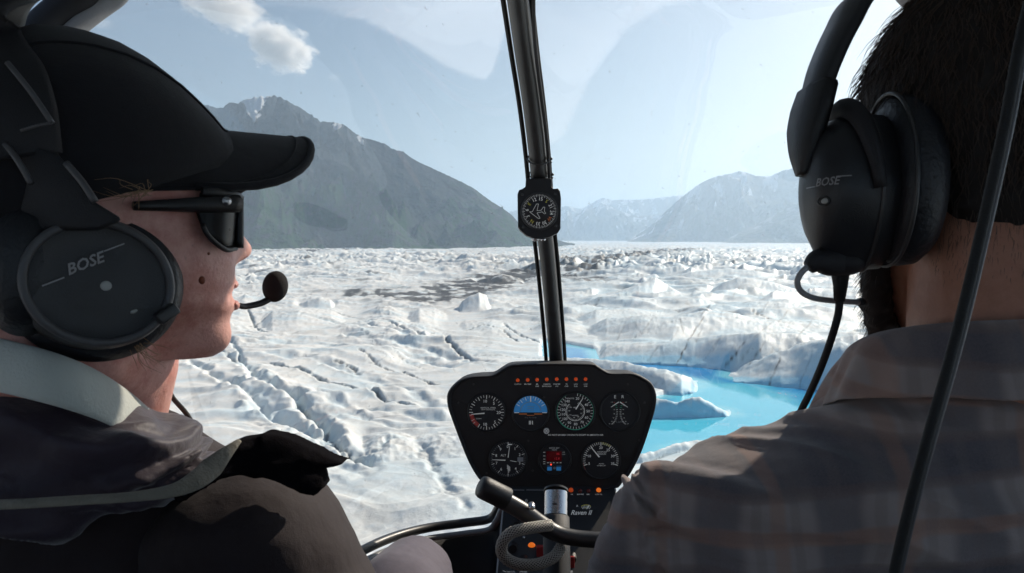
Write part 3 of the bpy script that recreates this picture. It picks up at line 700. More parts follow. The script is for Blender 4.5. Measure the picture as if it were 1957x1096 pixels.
# ================================================================== CABIN SHELL
cabin = empty('helicopter_cabin', (0, .6, H - 1.0), 'dark helicopter cabin with a bubble windscreen framed by a black centre post', 'helicopter')
Hz = lambda x, y, z: Vector((x, y, H + z))
post_px = [(975, -140, 1.02), (982, -60, 1.10), (990, 0, 1.16), (1003, 100, 1.26), (1017, 200, 1.35), (1028, 300, 1.43), (1036, 400, 1.51), (1047, 500, 1.59), (1056, 600, 1.67), (1063, 695, 1.74), (1066, 800, 1.80), (1066, 930, 1.84)]
post = catmull([P(*p) for p in post_px], 10)
mb = MB(); mb.tube(post, [.0165, .0165, .0165, .0165, .0160, .0155, .015, .0145], 28)
cp = mb.build('centre_post', BLKG, cabin)
def shifted(dx, dd, a=0, b=None): return [Vector(p) + RT * dx + FW * dd for p in post[a:b]]
mb = MB()
mb.tube([p + RT * (-.0215) + FW * .012 for p in post], .0042, 8)
mb.tube([p + RT * (.0205) + FW * .012 for p in post], .0042, 8)
mb.build('windscreen_seal', RUB, cp)
mb = MB(); a = catmull([P(1019, -60, 1.09), P(1021, 60, 1.20), P(1030, 150, 1.29), P(1042, 240, 1.37), P(1047, 290, 1.41), P(1050, 340, 1.45)], 8)
mb.tube(a, .0032, 10); mb.build('wiring', BLKM, cp)
mb = MB()
for (x, y, d) in [(1028, 304, 1.43), (1031, 334, 1.455)]:
    c = P(x, y, d); t = (P(1031, 334, 1.455) - P(1028, 304, 1.43)).normalized(); n = Vector((1, 0, 0)); b_ = t.cross(n).normalized()
    pth = [c + n * math.cos(q) * .0195 * (1.0) + b_ * math.sin(q) * .0185 + n * .001 for q in np.linspace(0, 2 * math.pi, 33)[:-1]]
    mb.tube(pth, .0018 if y == 304 else .0012, 8, closed=True)
    mb.ell(c + RT * .0235, [RT * .0035, UP * .003, FW * .003], 12); mb.ell(c + RT * .024 - UP * .006, [RT * .002, UP * .002, FW * .002], 10)
mb.build('clamp', BLKG, cp)

bowL = [Hz(0, 1.10, .46), Hz(-.22, 1.07, .44), P(300, -55, .985), P(215, 0, .97), P(170, 32, .955), P(133, 64, .94), P(95, 108, .92), P(60, 170, .90), Hz(-.60, .82, .08), Hz(-.64, .78, -.25), Hz(-.65, .80, -.55)]
def mirror(l): return [Vector((-p.x, p.y, p.z)) for p in l]
for side, bl in (('l', bowL), ('r', mirror(bowL))):
    c = catmull(bl, 8); sg = -1 if side == 'l' else 1
    mb = MB(); mb.tube(c, .0125, 12); mb.build('windscreen_bow', GREYP, cabin)
    dk = [Hz(0, 1.09, .485), Hz(-.24, 1.06, .470), P(228, -62, .965), P(150, -2, .95), P(110, 28, .94), P(78, 58, .925), P(44, 100, .905), P(10, 165, .88), Hz(-.625, .80, .08), Hz(-.665, .76, -.25), Hz(-.67, .78, -.55)]
    off = catmull(dk if side == 'l' else mirror(dk), 8)
    mb = MB(); mb.tube(off, .0205, 16); mb.build('door_frame', BLKM, cabin)
# lower screen frame and nose
lowL = [P(962, 950, 1.72), P(952, 972, 1.74), P(935, 992, 1.77), P(885, 1000, 1.775), P(820, 1009, 1.75), P(760, 1024, 1.68), P(700, 1049, 1.58), P(600, 1105, 1.42), P(470, 1190, 1.22), Hz(-.65, .80, -.55)]
lowR = [P(1165, 950, 1.72), P(1172, 972, 1.74), P(1190, 992, 1.77), P(1240, 1000, 1.775), P(1300, 1009, 1.75), P(1370, 1024, 1.68), P(1440, 1049, 1.58), P(1530, 1105, 1.42), P(1640, 1190, 1.22), Hz(.65, .80, -.55)]
for low in (lowL, lowR):
    c = catmull(low, 8); mb = MB(); mb.tube(c, .010, 14); mb.build('lower_frame', BLKG, cabin)
    mb = MB(); mb.tube([p + Vector((0, -.012, -.020)) for p in c], .011, 10, flat=.6); mb.build('sill_trim', GREYP, cabin)
    mb = MB(); mb.slab([[p + Vector((0, 0, -.03)) for p in c], [Vector((p.x, p.y * .98, H - .75)) for p in c], [Vector((p.x * .95, p.y * .9, H - 1.02)) for p in c]], (0, .01, 0)); mb.build('nose_panel', BLKM, cabin)
# windscreen panes
for nm, bow, low, sg in (('l', bowL, lowL, -1), ('r', mirror(bowL), lowR, 1)):
    pc = [Vector(p) for p in post[14:]] ; n = 110
    A = [pc[int(i)] * (1 - (i % 1)) + pc[min(int(i) + 1, len(pc) - 1)] * (i % 1) for i in np.linspace(0, len(pc) - 1, n)]
    bc = [Vector(p) for p in catmull(bow, 8)][8:] ; B = [bc[int(i)] * (1 - (i % 1)) + bc[min(int(i) + 1, len(bc) - 1)] * (i % 1) for i in np.linspace(0, len(bc) - 1, n)]
    lc = [Vector(p) for p in catmull(low, 6)]
    rows = []
    for i in range(n):
        row = []
        for j in range(91):
            u = j / 90; p = A[i].lerp(B[i], u) + Vector((sg * .05, .16, .02)) * math.sin(math.pi * u)
            # the last rows settle onto the lower frame
            lo_ = lc[int(u * (len(lc) - 1))]; w = sstep(.72, 1, i / (n - 1)); p = p.lerp(lo_ + Vector((0, .012, 0)), float(w)); row.append(p + Vector((0, .018, 0)))
        rows.append(row)
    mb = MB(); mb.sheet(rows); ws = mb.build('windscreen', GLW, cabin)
    # a thin film painted in for the pale reflection above the arcs of the perspex
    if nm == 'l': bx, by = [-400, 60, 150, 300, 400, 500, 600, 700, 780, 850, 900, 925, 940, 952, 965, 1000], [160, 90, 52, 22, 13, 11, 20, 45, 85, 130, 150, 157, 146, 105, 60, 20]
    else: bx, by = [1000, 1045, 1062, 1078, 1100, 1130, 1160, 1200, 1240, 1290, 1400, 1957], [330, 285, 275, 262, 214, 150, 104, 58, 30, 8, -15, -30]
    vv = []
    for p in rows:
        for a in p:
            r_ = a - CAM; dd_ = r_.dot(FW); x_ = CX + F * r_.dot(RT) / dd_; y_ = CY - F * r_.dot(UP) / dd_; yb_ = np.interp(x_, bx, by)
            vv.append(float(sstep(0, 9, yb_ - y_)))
    ws.data.attributes.new('refl_veil', 'FLOAT', 'POINT').data.foreach_set('value', vv)
# roof, sides, floor and rear wall (they shade the crew; the rear wall is lowered to let light in)
rows = []
for v in np.linspace(0, 1, 14):
    row = []
    for x in np.linspace(-.66, .66, 33):
        y0 = 1.11 - .30 * (abs(x) / .62) ** 2; row.append(Hz(x, y0 + (-.95 - y0) * v, .475 - .28 * (abs(x) / .62) ** 3))
    rows.append(row)
mb = MB(); mb.slab(rows, (0, 0, .035)); mb.build('roof', LINER, cabin)
mb = MB(); mb.box(Hz(0, .35, -1.03), [(.66, 0, 0), (0, 1.35, 0), (0, 0, .02)]); mb.build('floor', BLKM, cabin)
mb = MB(); mb.box(Hz(0, -.96, -.53), [(.66, 0, 0), (0, .02, 0), (0, 0, .50)]); rw_ = mb.build('rear_wall', LINER, cabin)
mb = MB(); mb.sheet([[Hz(x, -.96, z) for x in np.linspace(-.66, .66, 8)] for z in (-.03, .2, .46)]); mb.build('added_rear_window', GLS, rw_)  # added glazing the real cabin lacks: lights the crew's backs, feeds screen reflections
for sg in (-1, 1):
    d_ = MB(); d_.slab([[Hz(sg * (.645 + .02 * math.sin(t * 3)), .80 - 1.70 * t, z) for t in np.linspace(0, 1, 12)] for z in (-.30, -.45, -.7, -1.02)], (sg * .03, 0, 0))
    dr = d_.build('door', GREYP, cabin)
    for t in (.50, 1.0):
        mb = MB(); mb.tube([Hz(sg * .65, .80 - 1.70 * t, -.3), Hz(sg * .655, .80 - 1.68 * t, 0), Hz(sg * .64, .80 - 1.64 * t, .22)], .03, 10, flat=.5); mb.build('door_post', BLKM, dr)
    mb = MB(); mb.sheet([[Hz(sg * (.66 + .015 * math.sin(t * 3)), .80 - 1.70 * t, z) for t in np.linspace(0, 1, 12)] for z in (-.30, 0, .22)]); mb.build('side_window', GLS, dr)

# ================================================================== COMPASS on the centre post
CD = 1.435
def frame_at(px, py, d, tilt=0.0):
    "a small work plane facing the cabin: origin, right, up, toward the viewer; photo pixels are its unit"
    o = P(px, py, d); s = d / F; c_, s_ = math.cos(tilt), math.sin(tilt)
    u = RT * c_ + UP * s_; v = UP * c_ - RT * s_
    return lambda x, y, n=0.0: o + u * ((x - px) * s) - v * ((y - py) * s) - FW * n, u, v, s
q, cu, cv, cs = frame_at(1030, 400, CD)
comp = empty('compass', q(1030, 455), 'square black magnetic compass clamped to the windscreen centre post', 'compass')
out = [(1005, 344), (1007, 342), (1052, 342), (1054, 344), (1054, 358), (1058, 362), (1066, 361), (1070, 366), (1072, 380), (1071, 438), (1066, 446), (1050, 454), (1036, 457), (1022, 457), (1006, 451), (994, 441), (990, 434), (989, 372), (992, 364), (998, 362), (1004, 358)]
mb = MB(); mb.prism([q(x, y, .005) for x, y in out], FW * .028); cb = mb.build('housing', BLK, comp, smooth=False, bevel=.0015)
CXc, CYc, CRc = 1030.5, 405, 33.5
def ringpts(q, cx, cy, r, n, nn=48): return [q(cx + r * math.sin(a), cy - r * math.cos(a), n) for a in np.linspace(0, 2 * math.pi, nn, endpoint=False)]
mb = MB(); mb.tube(ringpts(q, CXc, CYc, CRc + 1.2, .006), .0014, 8, closed=True); mb.build('bezel', BLKG, cb)
mb = MB(); mb.prism(ringpts(q, CXc, CYc, CRc, .0055), -FW * .0008); mb.build('dial', BLKM, cb)
for x, y in [(998, 373), (1061, 372), (1000, 435), (1062, 433)]:
    mb = MB(); mb.tube([q(x, y, .0045), q(x, y, .0065)], .0026, 14, mat=0); mb.build('screw', BLKG, cb)
mb = MB(); mb.ell(q(1023, 457, -.006), [RT * .008, UP * .004, FW * .008], 16); mb.ell(q(1038, 458, -.004), [RT * .005, UP * .003, FW * .006], 14)
mb.build('mount', STEEL, cb)
def tickring(mb, q, cx, cy, r0, r1, n, w, mat=0, a0=0.0, a1=360.0, skip=None, nn=.0068):
    full = a1 - a0 >= 360
    for i in range(n if full else n + 1):
        a = R(a0 + (a1 - a0) * i / n)
        if skip and skip(i): continue
        sx, sy = math.sin(a), -math.cos(a); px_, py_ = -sy, sx; h = w / 2
        mb.add([q(cx + sx * r0 + px_ * h, cy + sy * r0 + py_ * h, nn), q(cx + sx * r1 + px_ * h, cy + sy * r1 + py_ * h, nn), q(cx + sx * r1 - px_ * h, cy + sy * r1 - py_ * h, nn), q(cx + sx * r0 - px_ * h, cy + sy * r0 - py_ * h, nn)], [(0, 1, 2, 3)], mat)
def arc(mb, q, cx, cy, r, w, a0, a1, mat=0, nn=.0067, k=40):
    a = np.radians(np.linspace(a0, a1, k)); v = []
    for t in a: v += [q(cx + (r - w / 2) * math.sin(t), cy - (r - w / 2) * math.cos(t), nn), q(cx + (r + w / 2) * math.sin(t), cy - (r + w / 2) * math.cos(t), nn)]
    mb.add(v, [(2 * i, 2 * i + 1, 2 * i + 3, 2 * i + 2) for i in range(k - 1)], mat)
def line(mb, q, x0, y0, x1, y1, w, mat=0, nn=.0069, w1=None):
    dx, dy = x1 - x0, y1 - y0; l = math.hypot(dx, dy); px_, py_ = -dy / l / 2, dx / l / 2; w1 = w if w1 is None else w1
    mb.add([q(x0 + px_ * w, y0 + py_ * w, nn), q(x1 + px_ * w1, y1 + py_ * w1, nn), q(x1 - px_ * w1, y1 - py_ * w1, nn), q(x0 - px_ * w, y0 - py_ * w, nn)], [(0, 1, 2, 3)], mat)
def label(mb, q, txt, x, y, hpx, mat=0, rot=0.0, nn=.0069, **kw):
    "lettering: centre and capital height in photo pixels"
    o = q(x, y, nn); u = (q(x + 1, y, nn) - o); v = (q(x, y - 1, nn) - o); c_, s_ = math.cos(R(rot)), math.sin(R(rot))
    put_text(mb, txt, o, u * c_ - v * s_, v * c_ + u * s_, hpx * 1.42, mat, **kw)
mb = MB(); tickring(mb, q, CXc, CYc, CRc - 1, CRc - 6, 72, .75, skip=lambda i: i % 2); tickring(mb, q, CXc, CYc, CRc - 1.2, CRc - 4, 72, .6, skip=lambda i: i % 2 == 0)
for i, (t, mt) in enumerate([('12', 0), ('15', 0), ('S', 1), ('21', 0), ('24', 0), ('W', 2), ('30', 0), ('33', 0), ('N', 1), ('3', 0), ('6', 0), ('E', 1)]):
    a = -24 + 30 * i; label(mb, q, t, CXc + 23.3 * math.sin(R(a)), CYc - 23.3 * math.cos(R(a)), 6.2, mt, rot=a, bold=.01)
pl = [(1012, 406), (1017, 406), (1025, 391), (1029, 391), (1026, 404), (1034, 403), (1038, 397), (1041, 397), (1040, 405), (1043, 409), (1040, 410), (1036, 406), (1026, 408), (1032, 418), (1029, 419), (1017, 410)]
for (a, b_) in zip(pl, pl[1:] + pl[:1]): line(mb, q, *a, *b_, .8)
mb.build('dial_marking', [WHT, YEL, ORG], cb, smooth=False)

# ================================================================== INSTRUMENT CONSOLE
DP = 1.65
q, pu, pv, ps = frame_at(1055, 820, DP)
con = empty('instrument_console', q(1055, 1080), 'black mushroom shaped instrument panel with round gauges and red warning lamps', 'instrument panel')
outl = [(973, 698), (993, 695.5), (1055, 694), (1129, 695), (1141, 699), (1157, 709), (1170, 713), (1205, 713), (1219, 716), (1231, 722), (1243, 730), (1250, 741), (1254.5, 757), (1253, 776), (1247, 800), (1233, 844), (1222, 872), (1208, 899), (1200, 911), (1190, 920), (1157, 936), (950, 936), (927, 923), (914, 914), (896, 884), (880, 845), (866, 808), (856, 778), (854.5, 757), (859, 745), (868, 735), (878, 727), (891, 721.5), (905, 719), (924, 718), (938, 717), (948, 713), (960, 705)]
def scaled(o, k, cx=1055, cy=815): return [(cx + (x - cx) * k, cy + (y - cy) * k) for x, y in o]
ol = [tuple(p) for p in catmull([(x, y, 0) for x, y in outl], 3, True)]; ol = [(p[0], p[1]) for p in ol]
mb = MB()
rings = [[q(x, y, n) for x, y in scaled(ol, k)] for k, n in ((.955, -.001), (.965, .006), (.985, .0095), (.995, .006), (1.0, 0), (1.0, -.02), (.985, -.075), (.94, -.13), (.80, -.15))]
mb.loft(rings, caps=True); hood = mb.build('glareshield', BLKM, con)
mb = MB(); mb.prism([q(x, y, .0) for x, y in scaled(ol, .962)], -FW * .0012); fp = mb.build('face_panel', BLK, con, smooth=False)
def gauge(cx, cy, r, name='gauge', marks=None, ndl=None, mats=(WHT, GRN, YEL, REDM, BLU, ORG, GREYI), dial=BLKM):
    mb = MB(); mb.tube(ringpts(q, cx, cy, r + 1.2, .0035), .0022, 8, closed=True); g = mb.build(name, BLK, con)
    mb = MB(); mb.prism(ringpts(q, cx, cy, r + .4, .0032), -FW * .0006); mb.build('dial', dial, g, smooth=False)
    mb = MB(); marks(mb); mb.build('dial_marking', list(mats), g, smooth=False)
    if ndl:
        mb = MB()
        for (x0, y0, x1, y1, w) in ndl: line(mb, q, x0, y0, x1, y1, w, nn=.0052, w1=w * .5)
        mb.build('needle', WHT, g, smooth=False)
    return g
NN = .0042
def m_vsi(mb):
    c = (930, 788)
    tickring(mb, q, *c, 33, 28.5, 36, .8, 0, nn=NN); tickring(mb, q, *c, 33, 26, 12, 1.3, 0, nn=NN)
    arc(mb, q, *c, 29.5, 5.5, 215, 262, 3, nn=NN - .0001); tickring(mb, q, *c, 33, 25, 8, 1.6, 3, 215, 262, nn=NN + .0002)
    for t, x, y in (('10', 927, 767), ('5', 944, 771), ('20', 953, 788.5), ('10', 927, 811), ('5', 946, 807)): label(mb, q, t, x, y, 5.6, 0, nn=NN, bold=.01)
    label(mb, q, 'VERTICAL SPEED', 933, 779.5, 2.8, 0, nn=NN); label(mb, q, '100 FT PER MINUTE', 933, 783, 2.2, 0, nn=NN); label(mb, q, 'DOWN', 915, 800, 2.2, 0, nn=NN)
gauge(930, 788, 34, marks=m_vsi, ndl=[(926, 789.5, 901, 791.5, 2.4)])
def m_att(mb):
    c = (1014, 788)
    a = np.radians(np.linspace(-90, 90, 30)); mb.add([q(c[0], c[1], NN - .0002)] + [q(c[0] + 32 * math.sin(t), c[1] - 32 * math.cos(t), NN - .0002) for t in a], [(0, i, i + 1) for i in range(1, 30)], 4)
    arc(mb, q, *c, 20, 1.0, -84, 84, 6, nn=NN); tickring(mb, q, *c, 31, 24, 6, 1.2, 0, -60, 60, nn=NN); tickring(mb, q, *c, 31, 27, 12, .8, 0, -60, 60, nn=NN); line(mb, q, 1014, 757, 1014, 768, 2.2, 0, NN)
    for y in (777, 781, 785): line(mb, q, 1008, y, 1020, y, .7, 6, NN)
    line(mb, q, 983, 788.5, 992, 788.5, 1.4, 0, NN); line(mb, q, 1036, 788.5, 1045, 788.5, 1.4, 0, NN)
    line(mb, q, 992, 791, 1007, 791, 2.6, 5, NN); line(mb, q, 1021, 791, 1036, 791, 2.6, 5, NN); line(mb, q, 1007, 793.5, 1021, 793.5, 1.4, 5, NN)
    label(mb, q, 'PULL TO CAGE', 1014, 798, 2.3, 6, nn=NN)
    for x in (1011.5, 1014, 1017.5): line(mb, q, x, 804, x, 811, 1.4, 0, NN)
gauge(1014, 789, 33, marks=m_att)
def m_asi(mb):
    c = (1099, 786)
    arc(mb, q, *c, 35, 1.6, 5, 330, 1, nn=NN); tickring(mb, q, *c, 34, 29.5, 32, .9, 0, 8, 325, nn=NN)
    for i, t in enumerate(['20', '', '40', '50', '60', '70', '80', '90', '100', '110', '120', '130', '140']):
        a = [10, 34, 60, 90, 119, 148, 178, 207, 234, 256, 277, 299, 321][i]
        if t: label(mb, q, t, c[0] + 24.6 * math.sin(R(a)), c[1] - 24.6 * math.cos(R(a)), 4.9, 0, nn=NN, bold=.008)
    arc(mb, q, *c, 18, .9, 30, 320, 0, nn=NN); tickring(mb, q, *c, 18, 15, 30, .7, 0, 20, 320, nn=NN)
    for a, t in ((70, '60'), (110, '70'), (150, '80'), (190, '90'), (235, '110'), (275, '130'), (310, '150')): label(mb, q, t, c[0] + 12 * math.sin(R(a)), c[1] - 12 * math.cos(R(a)), 2.4, 0, nn=NN)
    label(mb, q, 'KNOTS', 1090, 761.5, 2.9, 0, nn=NN); label(mb, q, 'MPH', 1099, 779, 2.6, 0, nn=NN); label(mb, q, 'AIRSPEED', 1099, 794, 2.0, 0, nn=NN)
gauge(1099, 787, 36, marks=m_asi, ndl=[(1100, 782, 1114, 760, 2.4)])
def m_tac(mb):
    label(mb, q, 'E', 1175, 758.5, 6, 0, nn=NN); label(mb, q, 'R', 1189.5, 758.5, 6, 0, nn=NN)
    for sg in (-1, 1):
        cx = 1182 + sg * 17
        for i, a in enumerate(np.linspace(-48, 66, 13)):
            rr = 15.5; x = cx - sg * rr * math.cos(R(a)); y = 787 + rr * math.sin(R(a)) * 1.6
            line(mb, q, x, y, x + sg * 3.4, y + .5, .8, 3 if i < 2 else (1 if i < 4 else 0), NN)
            if i % 2 == 0: label(mb, q, str(110 - i * 5), x + sg * 6.8, y, 1.9, 0, nn=NN)
    label(mb, q, '% RPM', 1183, 806.5, 3.2, 6, nn=NN); arc(mb, q, 1185, 787, 36, .7, 20, 130, 6, nn=NN)
gauge(1184, 786, 36, marks=m_tac, ndl=[(1182, 768, 1167, 778, 2.0), (1184, 768, 1199, 778, 2.0)])
def m_alt(mb):
    c = (971, 877)
    tickring(mb, q, *c, 33, 29.5, 50, .7, 6, nn=NN); tickring(mb, q, *c, 33, 27.5, 10, 1.2, 0, nn=NN)
    for i in range(10):
        a = i * 36 - 2
        if i == 3: a += 4
        label(mb, q, str(i), c[0] + 23.5 * math.sin(R(a)), c[1] - 23.5 * math.cos(R(a)), 5.2, 0, nn=NN, bold=.008)
    label(mb, q, 'ALT', 962, 870, 4.2, 0, nn=NN)
    for k in range(4): line(mb, q, 969, 888 + k * 2.2, 975, 893 + k * 2.2, 1.0, 0, NN)
    mb.add([q(989, 873.5, NN - .0001), q(1000, 873.5, NN - .0001), q(1000, 882, NN - .0001), q(989, 882, NN - .0001)], [(0, 1, 2, 3)], 6); line(mb, q, 975, 880, 987, 882, 1.0, 0, NN)
gauge(971, 878, 34, marks=m_alt, ndl=[(966, 879, 941, 878, 2.0), (971, 874, 974, 852, 1.5), (971, 849, 979, 849, 2.6)])
def m_dig(mb):
    label(mb, q, 'CLOCK OAT', 1059, 856, 2.4, 0, nn=NN); label(mb, q, 'VOLTS', 1059, 859.5, 2.2, 0, nn=NN)
    for y in (864, 871, 877, 882, 886): line(mb, q, 1038, y, 1042, y, .9, 0, NN)
    for x in (1047, 1052, 1058, 1065, 1071): line(mb, q, x - 1.6, 884, x + 1.6, 884, 1.2, 0, NN)
    for x0 in (1045.5, 1063): mb.add([q(x0, 892, NN), q(x0 + 9, 892, NN), q(x0 + 9, 899, NN), q(x0, 899, NN)], [(0, 1, 2, 3)], 4)
    label(mb, q, 'SELECT', 1050, 890.5, 1.8, 4, nn=NN); label(mb, q, 'CONTROL', 1068, 890.5, 1.6, 4, nn=NN); arc(mb, q, 1059.5, 894, 1.6, 1.6, 0, 360, 6, nn=NN); label(mb, q, 'UPR', 1077, 864, 1.8, 0, nn=NN); label(mb, q, 'LWR', 1077, 868, 1.8, 0, nn=NN)
g = gauge(1060, 878, 29, marks=m_dig)
mb = MB(); mb.add([q(1044, 862, NN + .0004), q(1073, 862, NN + .0004), q(1073, 881, NN + .0004), q(1044, 881, NN + .0004)], [(0, 1, 2, 3)]); mb.build('display', SCR, g, smooth=False)
mb = MB(); label(mb, q, '88', 1066, 867, 4.2, 0, nn=NN + .0008); label(mb, q, '13.8', 1064, 876, 4.2, 0, nn=NN + .0008); mb.build('display_digits', pmat('dim red digits', (.3, .02, .03), .4, emit=(1, .03, .05), estr=.10, var=.05), g, smooth=False)
mb = MB(); mb.ell(q(1053, 887.5, .004), [RT * .0016, UP * .0016, FW * .001], 12); mb.build('indicator_light', LEDR, g)
def m_map(mb):
    c = (1148, 879)
    tickring(mb, q, *c, 34, 29.5, 30, .9, 0, -107, 107, nn=NN); tickring(mb, q, *c, 34, 27, 6, 1.4, 0, -107, 107, nn=NN); arc(mb, q, *c, 35, 1.5, -20, 32, 2, nn=NN); arc(mb, q, *c, 35, 2.2, -122, -98, 3, nn=NN); tickring(mb, q, *c, 34, 30, 6, 1.0, 2, 4, 32, nn=NN + .0003)
    for i, t in enumerate(['5', '10', '', '20', '25', '30', '35']):
        a = -107 + 214 / 6 * i
        if t: label(mb, q, t, c[0] + 23.5 * math.sin(R(a)), c[1] - 23.5 * math.cos(R(a)), 4.9, 0, nn=NN, bold=.008)
    label(mb, q, 'MANIFOLD', 1150, 863.5, 2.6, 0, nn=NN); label(mb, q, 'PRESSURE', 1150, 867.5, 2.6, 0, nn=NN); label(mb, q, 'INCHES', 1149, 886, 2.0, 0, nn=NN); label(mb, q, 'OF MERCURY', 1149, 889.5, 2.0, 0, nn=NN)
gauge(1148, 879, 35, marks=m_map, ndl=[(1145, 873, 1129, 854, 2.6)])
# trim knob, placard, warning lamps
mb = MB(); mb.tube([q(1044, 823, 0), q(1044, 823, .008)], .006, 18); k_ = mb.build('knob', GREYP, con, angle=40)
mb = MB(); label(mb, q, 'X', 1044, 823, 6, 0, nn=.0088); arc(mb, q, 1044, 823, 4.6, .8, 0, 360, 0, nn=.0086); mb.build('dial_marking', WHT, k_, smooth=False)
mb = MB(); label(mb, q, 'DO NOT EXCEED 110 KNOTS EXCEPT IN SMOOTH AIR', 1100, 831.5, 3.0, 0, nn=.0022, bold=.012); mb.build('placard', WHT, con, smooth=False)
def lamp(q, x, y, r, m, n=.001):
    mb = MB(); mb.ell(q(x, y, n), [pu * r * ps, pv * r * ps, FW * .004], 16); return mb.build('warning_lamp', m, con)
for x, y, t in [(989.5, 727, 'CLUTCH'), (1008.5, 726.5, 'MR TEMP'), (1026.5, 726, 'MR\nCHIP'), (1045, 725.5, 'CARBON\nMONOXIDE'), (1064, 725, 'STARTER\nON'), (1082.5, 725, 'TR\nCHIP'), (1100.5, 725, 'LOW\nFUEL'), (1119, 725, 'LOW\nRPM')]:
    l_ = lamp(q, x, y, 3.6, LAMP)
    mb = MB()
    for i, w in enumerate(t.split('\n')): label(mb, q, w, x, 734.5 + 4 * i, 2.3, 0, nn=.0022, bold=.01)
    mb.build('lamp_label', WHT, l_, smooth=False)
for x, y in ((876, 770), (905, 735), (1200, 735), (1232, 770), (1222, 842), (885, 842), (1010, 843), (1040, 760), (1150, 800), (1018, 900), (930, 905), (1190, 905)): mb = MB(); mb.tube([q(x, y, 0), q(x, y, .002)], .0024, 10); mb.build('screw', BLKG, fp, angle=40)
# ---- lower console: leans back toward the seats
def ql(x, y, n=0.0):
    d = 1.648 - max(0, (y - 930)) / 190 * .20; return P(x, y, d) - FW * n
side = [(968, 930), (962, 975), (950, 1100), (944, 1200), (935, 1420)]
mb = MB(); rows = [[ql(x, y), ql(x + 70, y), ql(2 * 1060 - x + 22, y)] for x, y in side]
mb.slab(rows, FW * .25); lc_ = mb.build('lower_console', BLK, con, smooth=False)
mb = MB(); mb.tube([ql(x - 1, y, .002) for x, y in side], .0016, 6); mb.tube([ql(2 * 1060 - x + 23, y, .002) for x, y in side[:4]], .0016, 6); mb.build('edge_trim', GREYP, lc_)
mb = MB()
def L_(x0, y0, x1, y1, w=1.0, m_=0): line(mb, ql, x0, y0, x1, y1, w, m_, .0012)
def T_(t, x, y, h, m_=0, **k):
    tb = MB(); label(tb, ql, t, x, y, h, m_, nn=.0013, **k); tb.build('lettering', [WHT, YEL, GRN, REDM, GREYI], lc_, smooth=False)
for x_ in (968, 1006): mb = MB(); L_(x_, 936.5, x_ + 34, 936.8, 1.3); mb.build('rule', GREYI, lc_, smooth=False)
T_('{}', 1006, 957, 5); T_('Raven II', 1110, 980, 8.6, 0, shear=.35, bold=.015)
for y, mt in ((967, 1), (1000, 2)):
    T_('A' if y < 980 else 'F', 1103 - (0 if y < 980 else 1), y, 4); T_('OIL' if y < 980 else 'FUEL', 1120, y + 4, 3, mt); gb = MB(); arc(gb, ql, 1120, y + 14, 16, 1.5, -35, 35, mt, nn=.0013); tickring(gb, ql, 1120, y + 14, 15, 10, 6, .9, 0, -35, 35, nn=.0014); line(gb, ql, 1121, y + 6, 1126, y - 2, 1.4, 0, .0016); gb.build('small_gauge', [WHT, YEL, GRN], lc_, smooth=False)
for x in (1093, 1109, 1124, 1144): T_({1093: 'OIL', 1109: 'ENG FIRE', 1124: 'EMU', 1144: 'LOW OIL'}[x], x, 945, 2.2, bold=.01)
# white outlines of the switch fields
def F_(*pts):
    global mb
    mb = MB()
    for p0, p1 in zip(pts[:-1], pts[1:]): L_(*p0, *p1)
    mb.build('field_outline', WHT, lc_, smooth=False)
F_((976, 1008), (978, 1001), (1000, 1000)); F_((971, 1036), (998, 1036), (1000, 1052), (1003, 1057), (1042, 1057)); F_((961, 1070), (960, 1090), (967, 1093)); F_((1130, 1057), (1083, 1057), (1082, 1100))
T_('PANEL LTS', 978, 1056, 2.4); T_('NAV LTS', 976, 1093, 2.8, bold=.01); T_('STROBE', 1000, 1093, 2.8, bold=.01); T_('BRAKE', 1014, 1054.5, 3.0, bold=.02); T_('ALT', 989, 1029.5, 2.6, bold=.01); T_('START', 1011, 1029.5, 2.6, bold=.01); T_('HYD', 1024, 1021, 2.4); T_('AMPS', 985, 1015, 2.4)
T_('OFF', 1088, 1080, 2.6, 3, bold=.01); T_('ALTER', 1089, 1092, 2.8, bold=.02); T_('START', 1089, 1095.5, 2.6, bold=.02)
for x, y, r, mt in ((1077, 938, 4, LAMPD), (1091, 937, 4.8, LAMP), (1108.5, 938.5, 4.2, LAMPD), (1124.5, 938.5, 4.2, LAMPD), (1144, 937, 4.8, LAMPO), (1016, 1044, 7.0, LAMPO)):
    mb = MB(); mb.ell(ql(x, y, .001), [RT * r * .0011, UP * r * .0011, FW * .005], 16); mb.build('warning_lamp', mt, con)
for x, y in ((980, 1044), (1001, 1070), (988, 1000), (1092, 1064)):
    mb = MB(); mb.tube([ql(x, y), ql(x, y, .018)], [.010, .008], 20); kk_ = mb.build('knob', BLK, con, angle=40)
    mb = MB(); line(mb, ql, x, y - 6, x, y - 1, 1.0, 0, .0186); mb.build('pointer', WHT, kk_, smooth=False)
for x, y in ((1000, 1027), (985, 1069)):
    mb = MB(); mb.tube([ql(x, y), ql(x + 1, y - 3, .012)], .0022, 10); mb.build('toggle_switch', STEEL, con)
for x0, x1, y0, y1 in ((1025, 1041, 1041, 1066), (1083, 1097, 1060, 1087)):
    mb = MB(); mb.box(ql((x0 + x1) / 2, (y0 + y1) / 2, .007), [RT * (x1 - x0) * .0005, UP * (y1 - y0) * .0005, FW * .007]); mb.build('switch_guard', REDP, con, smooth=False, bevel=.0015)

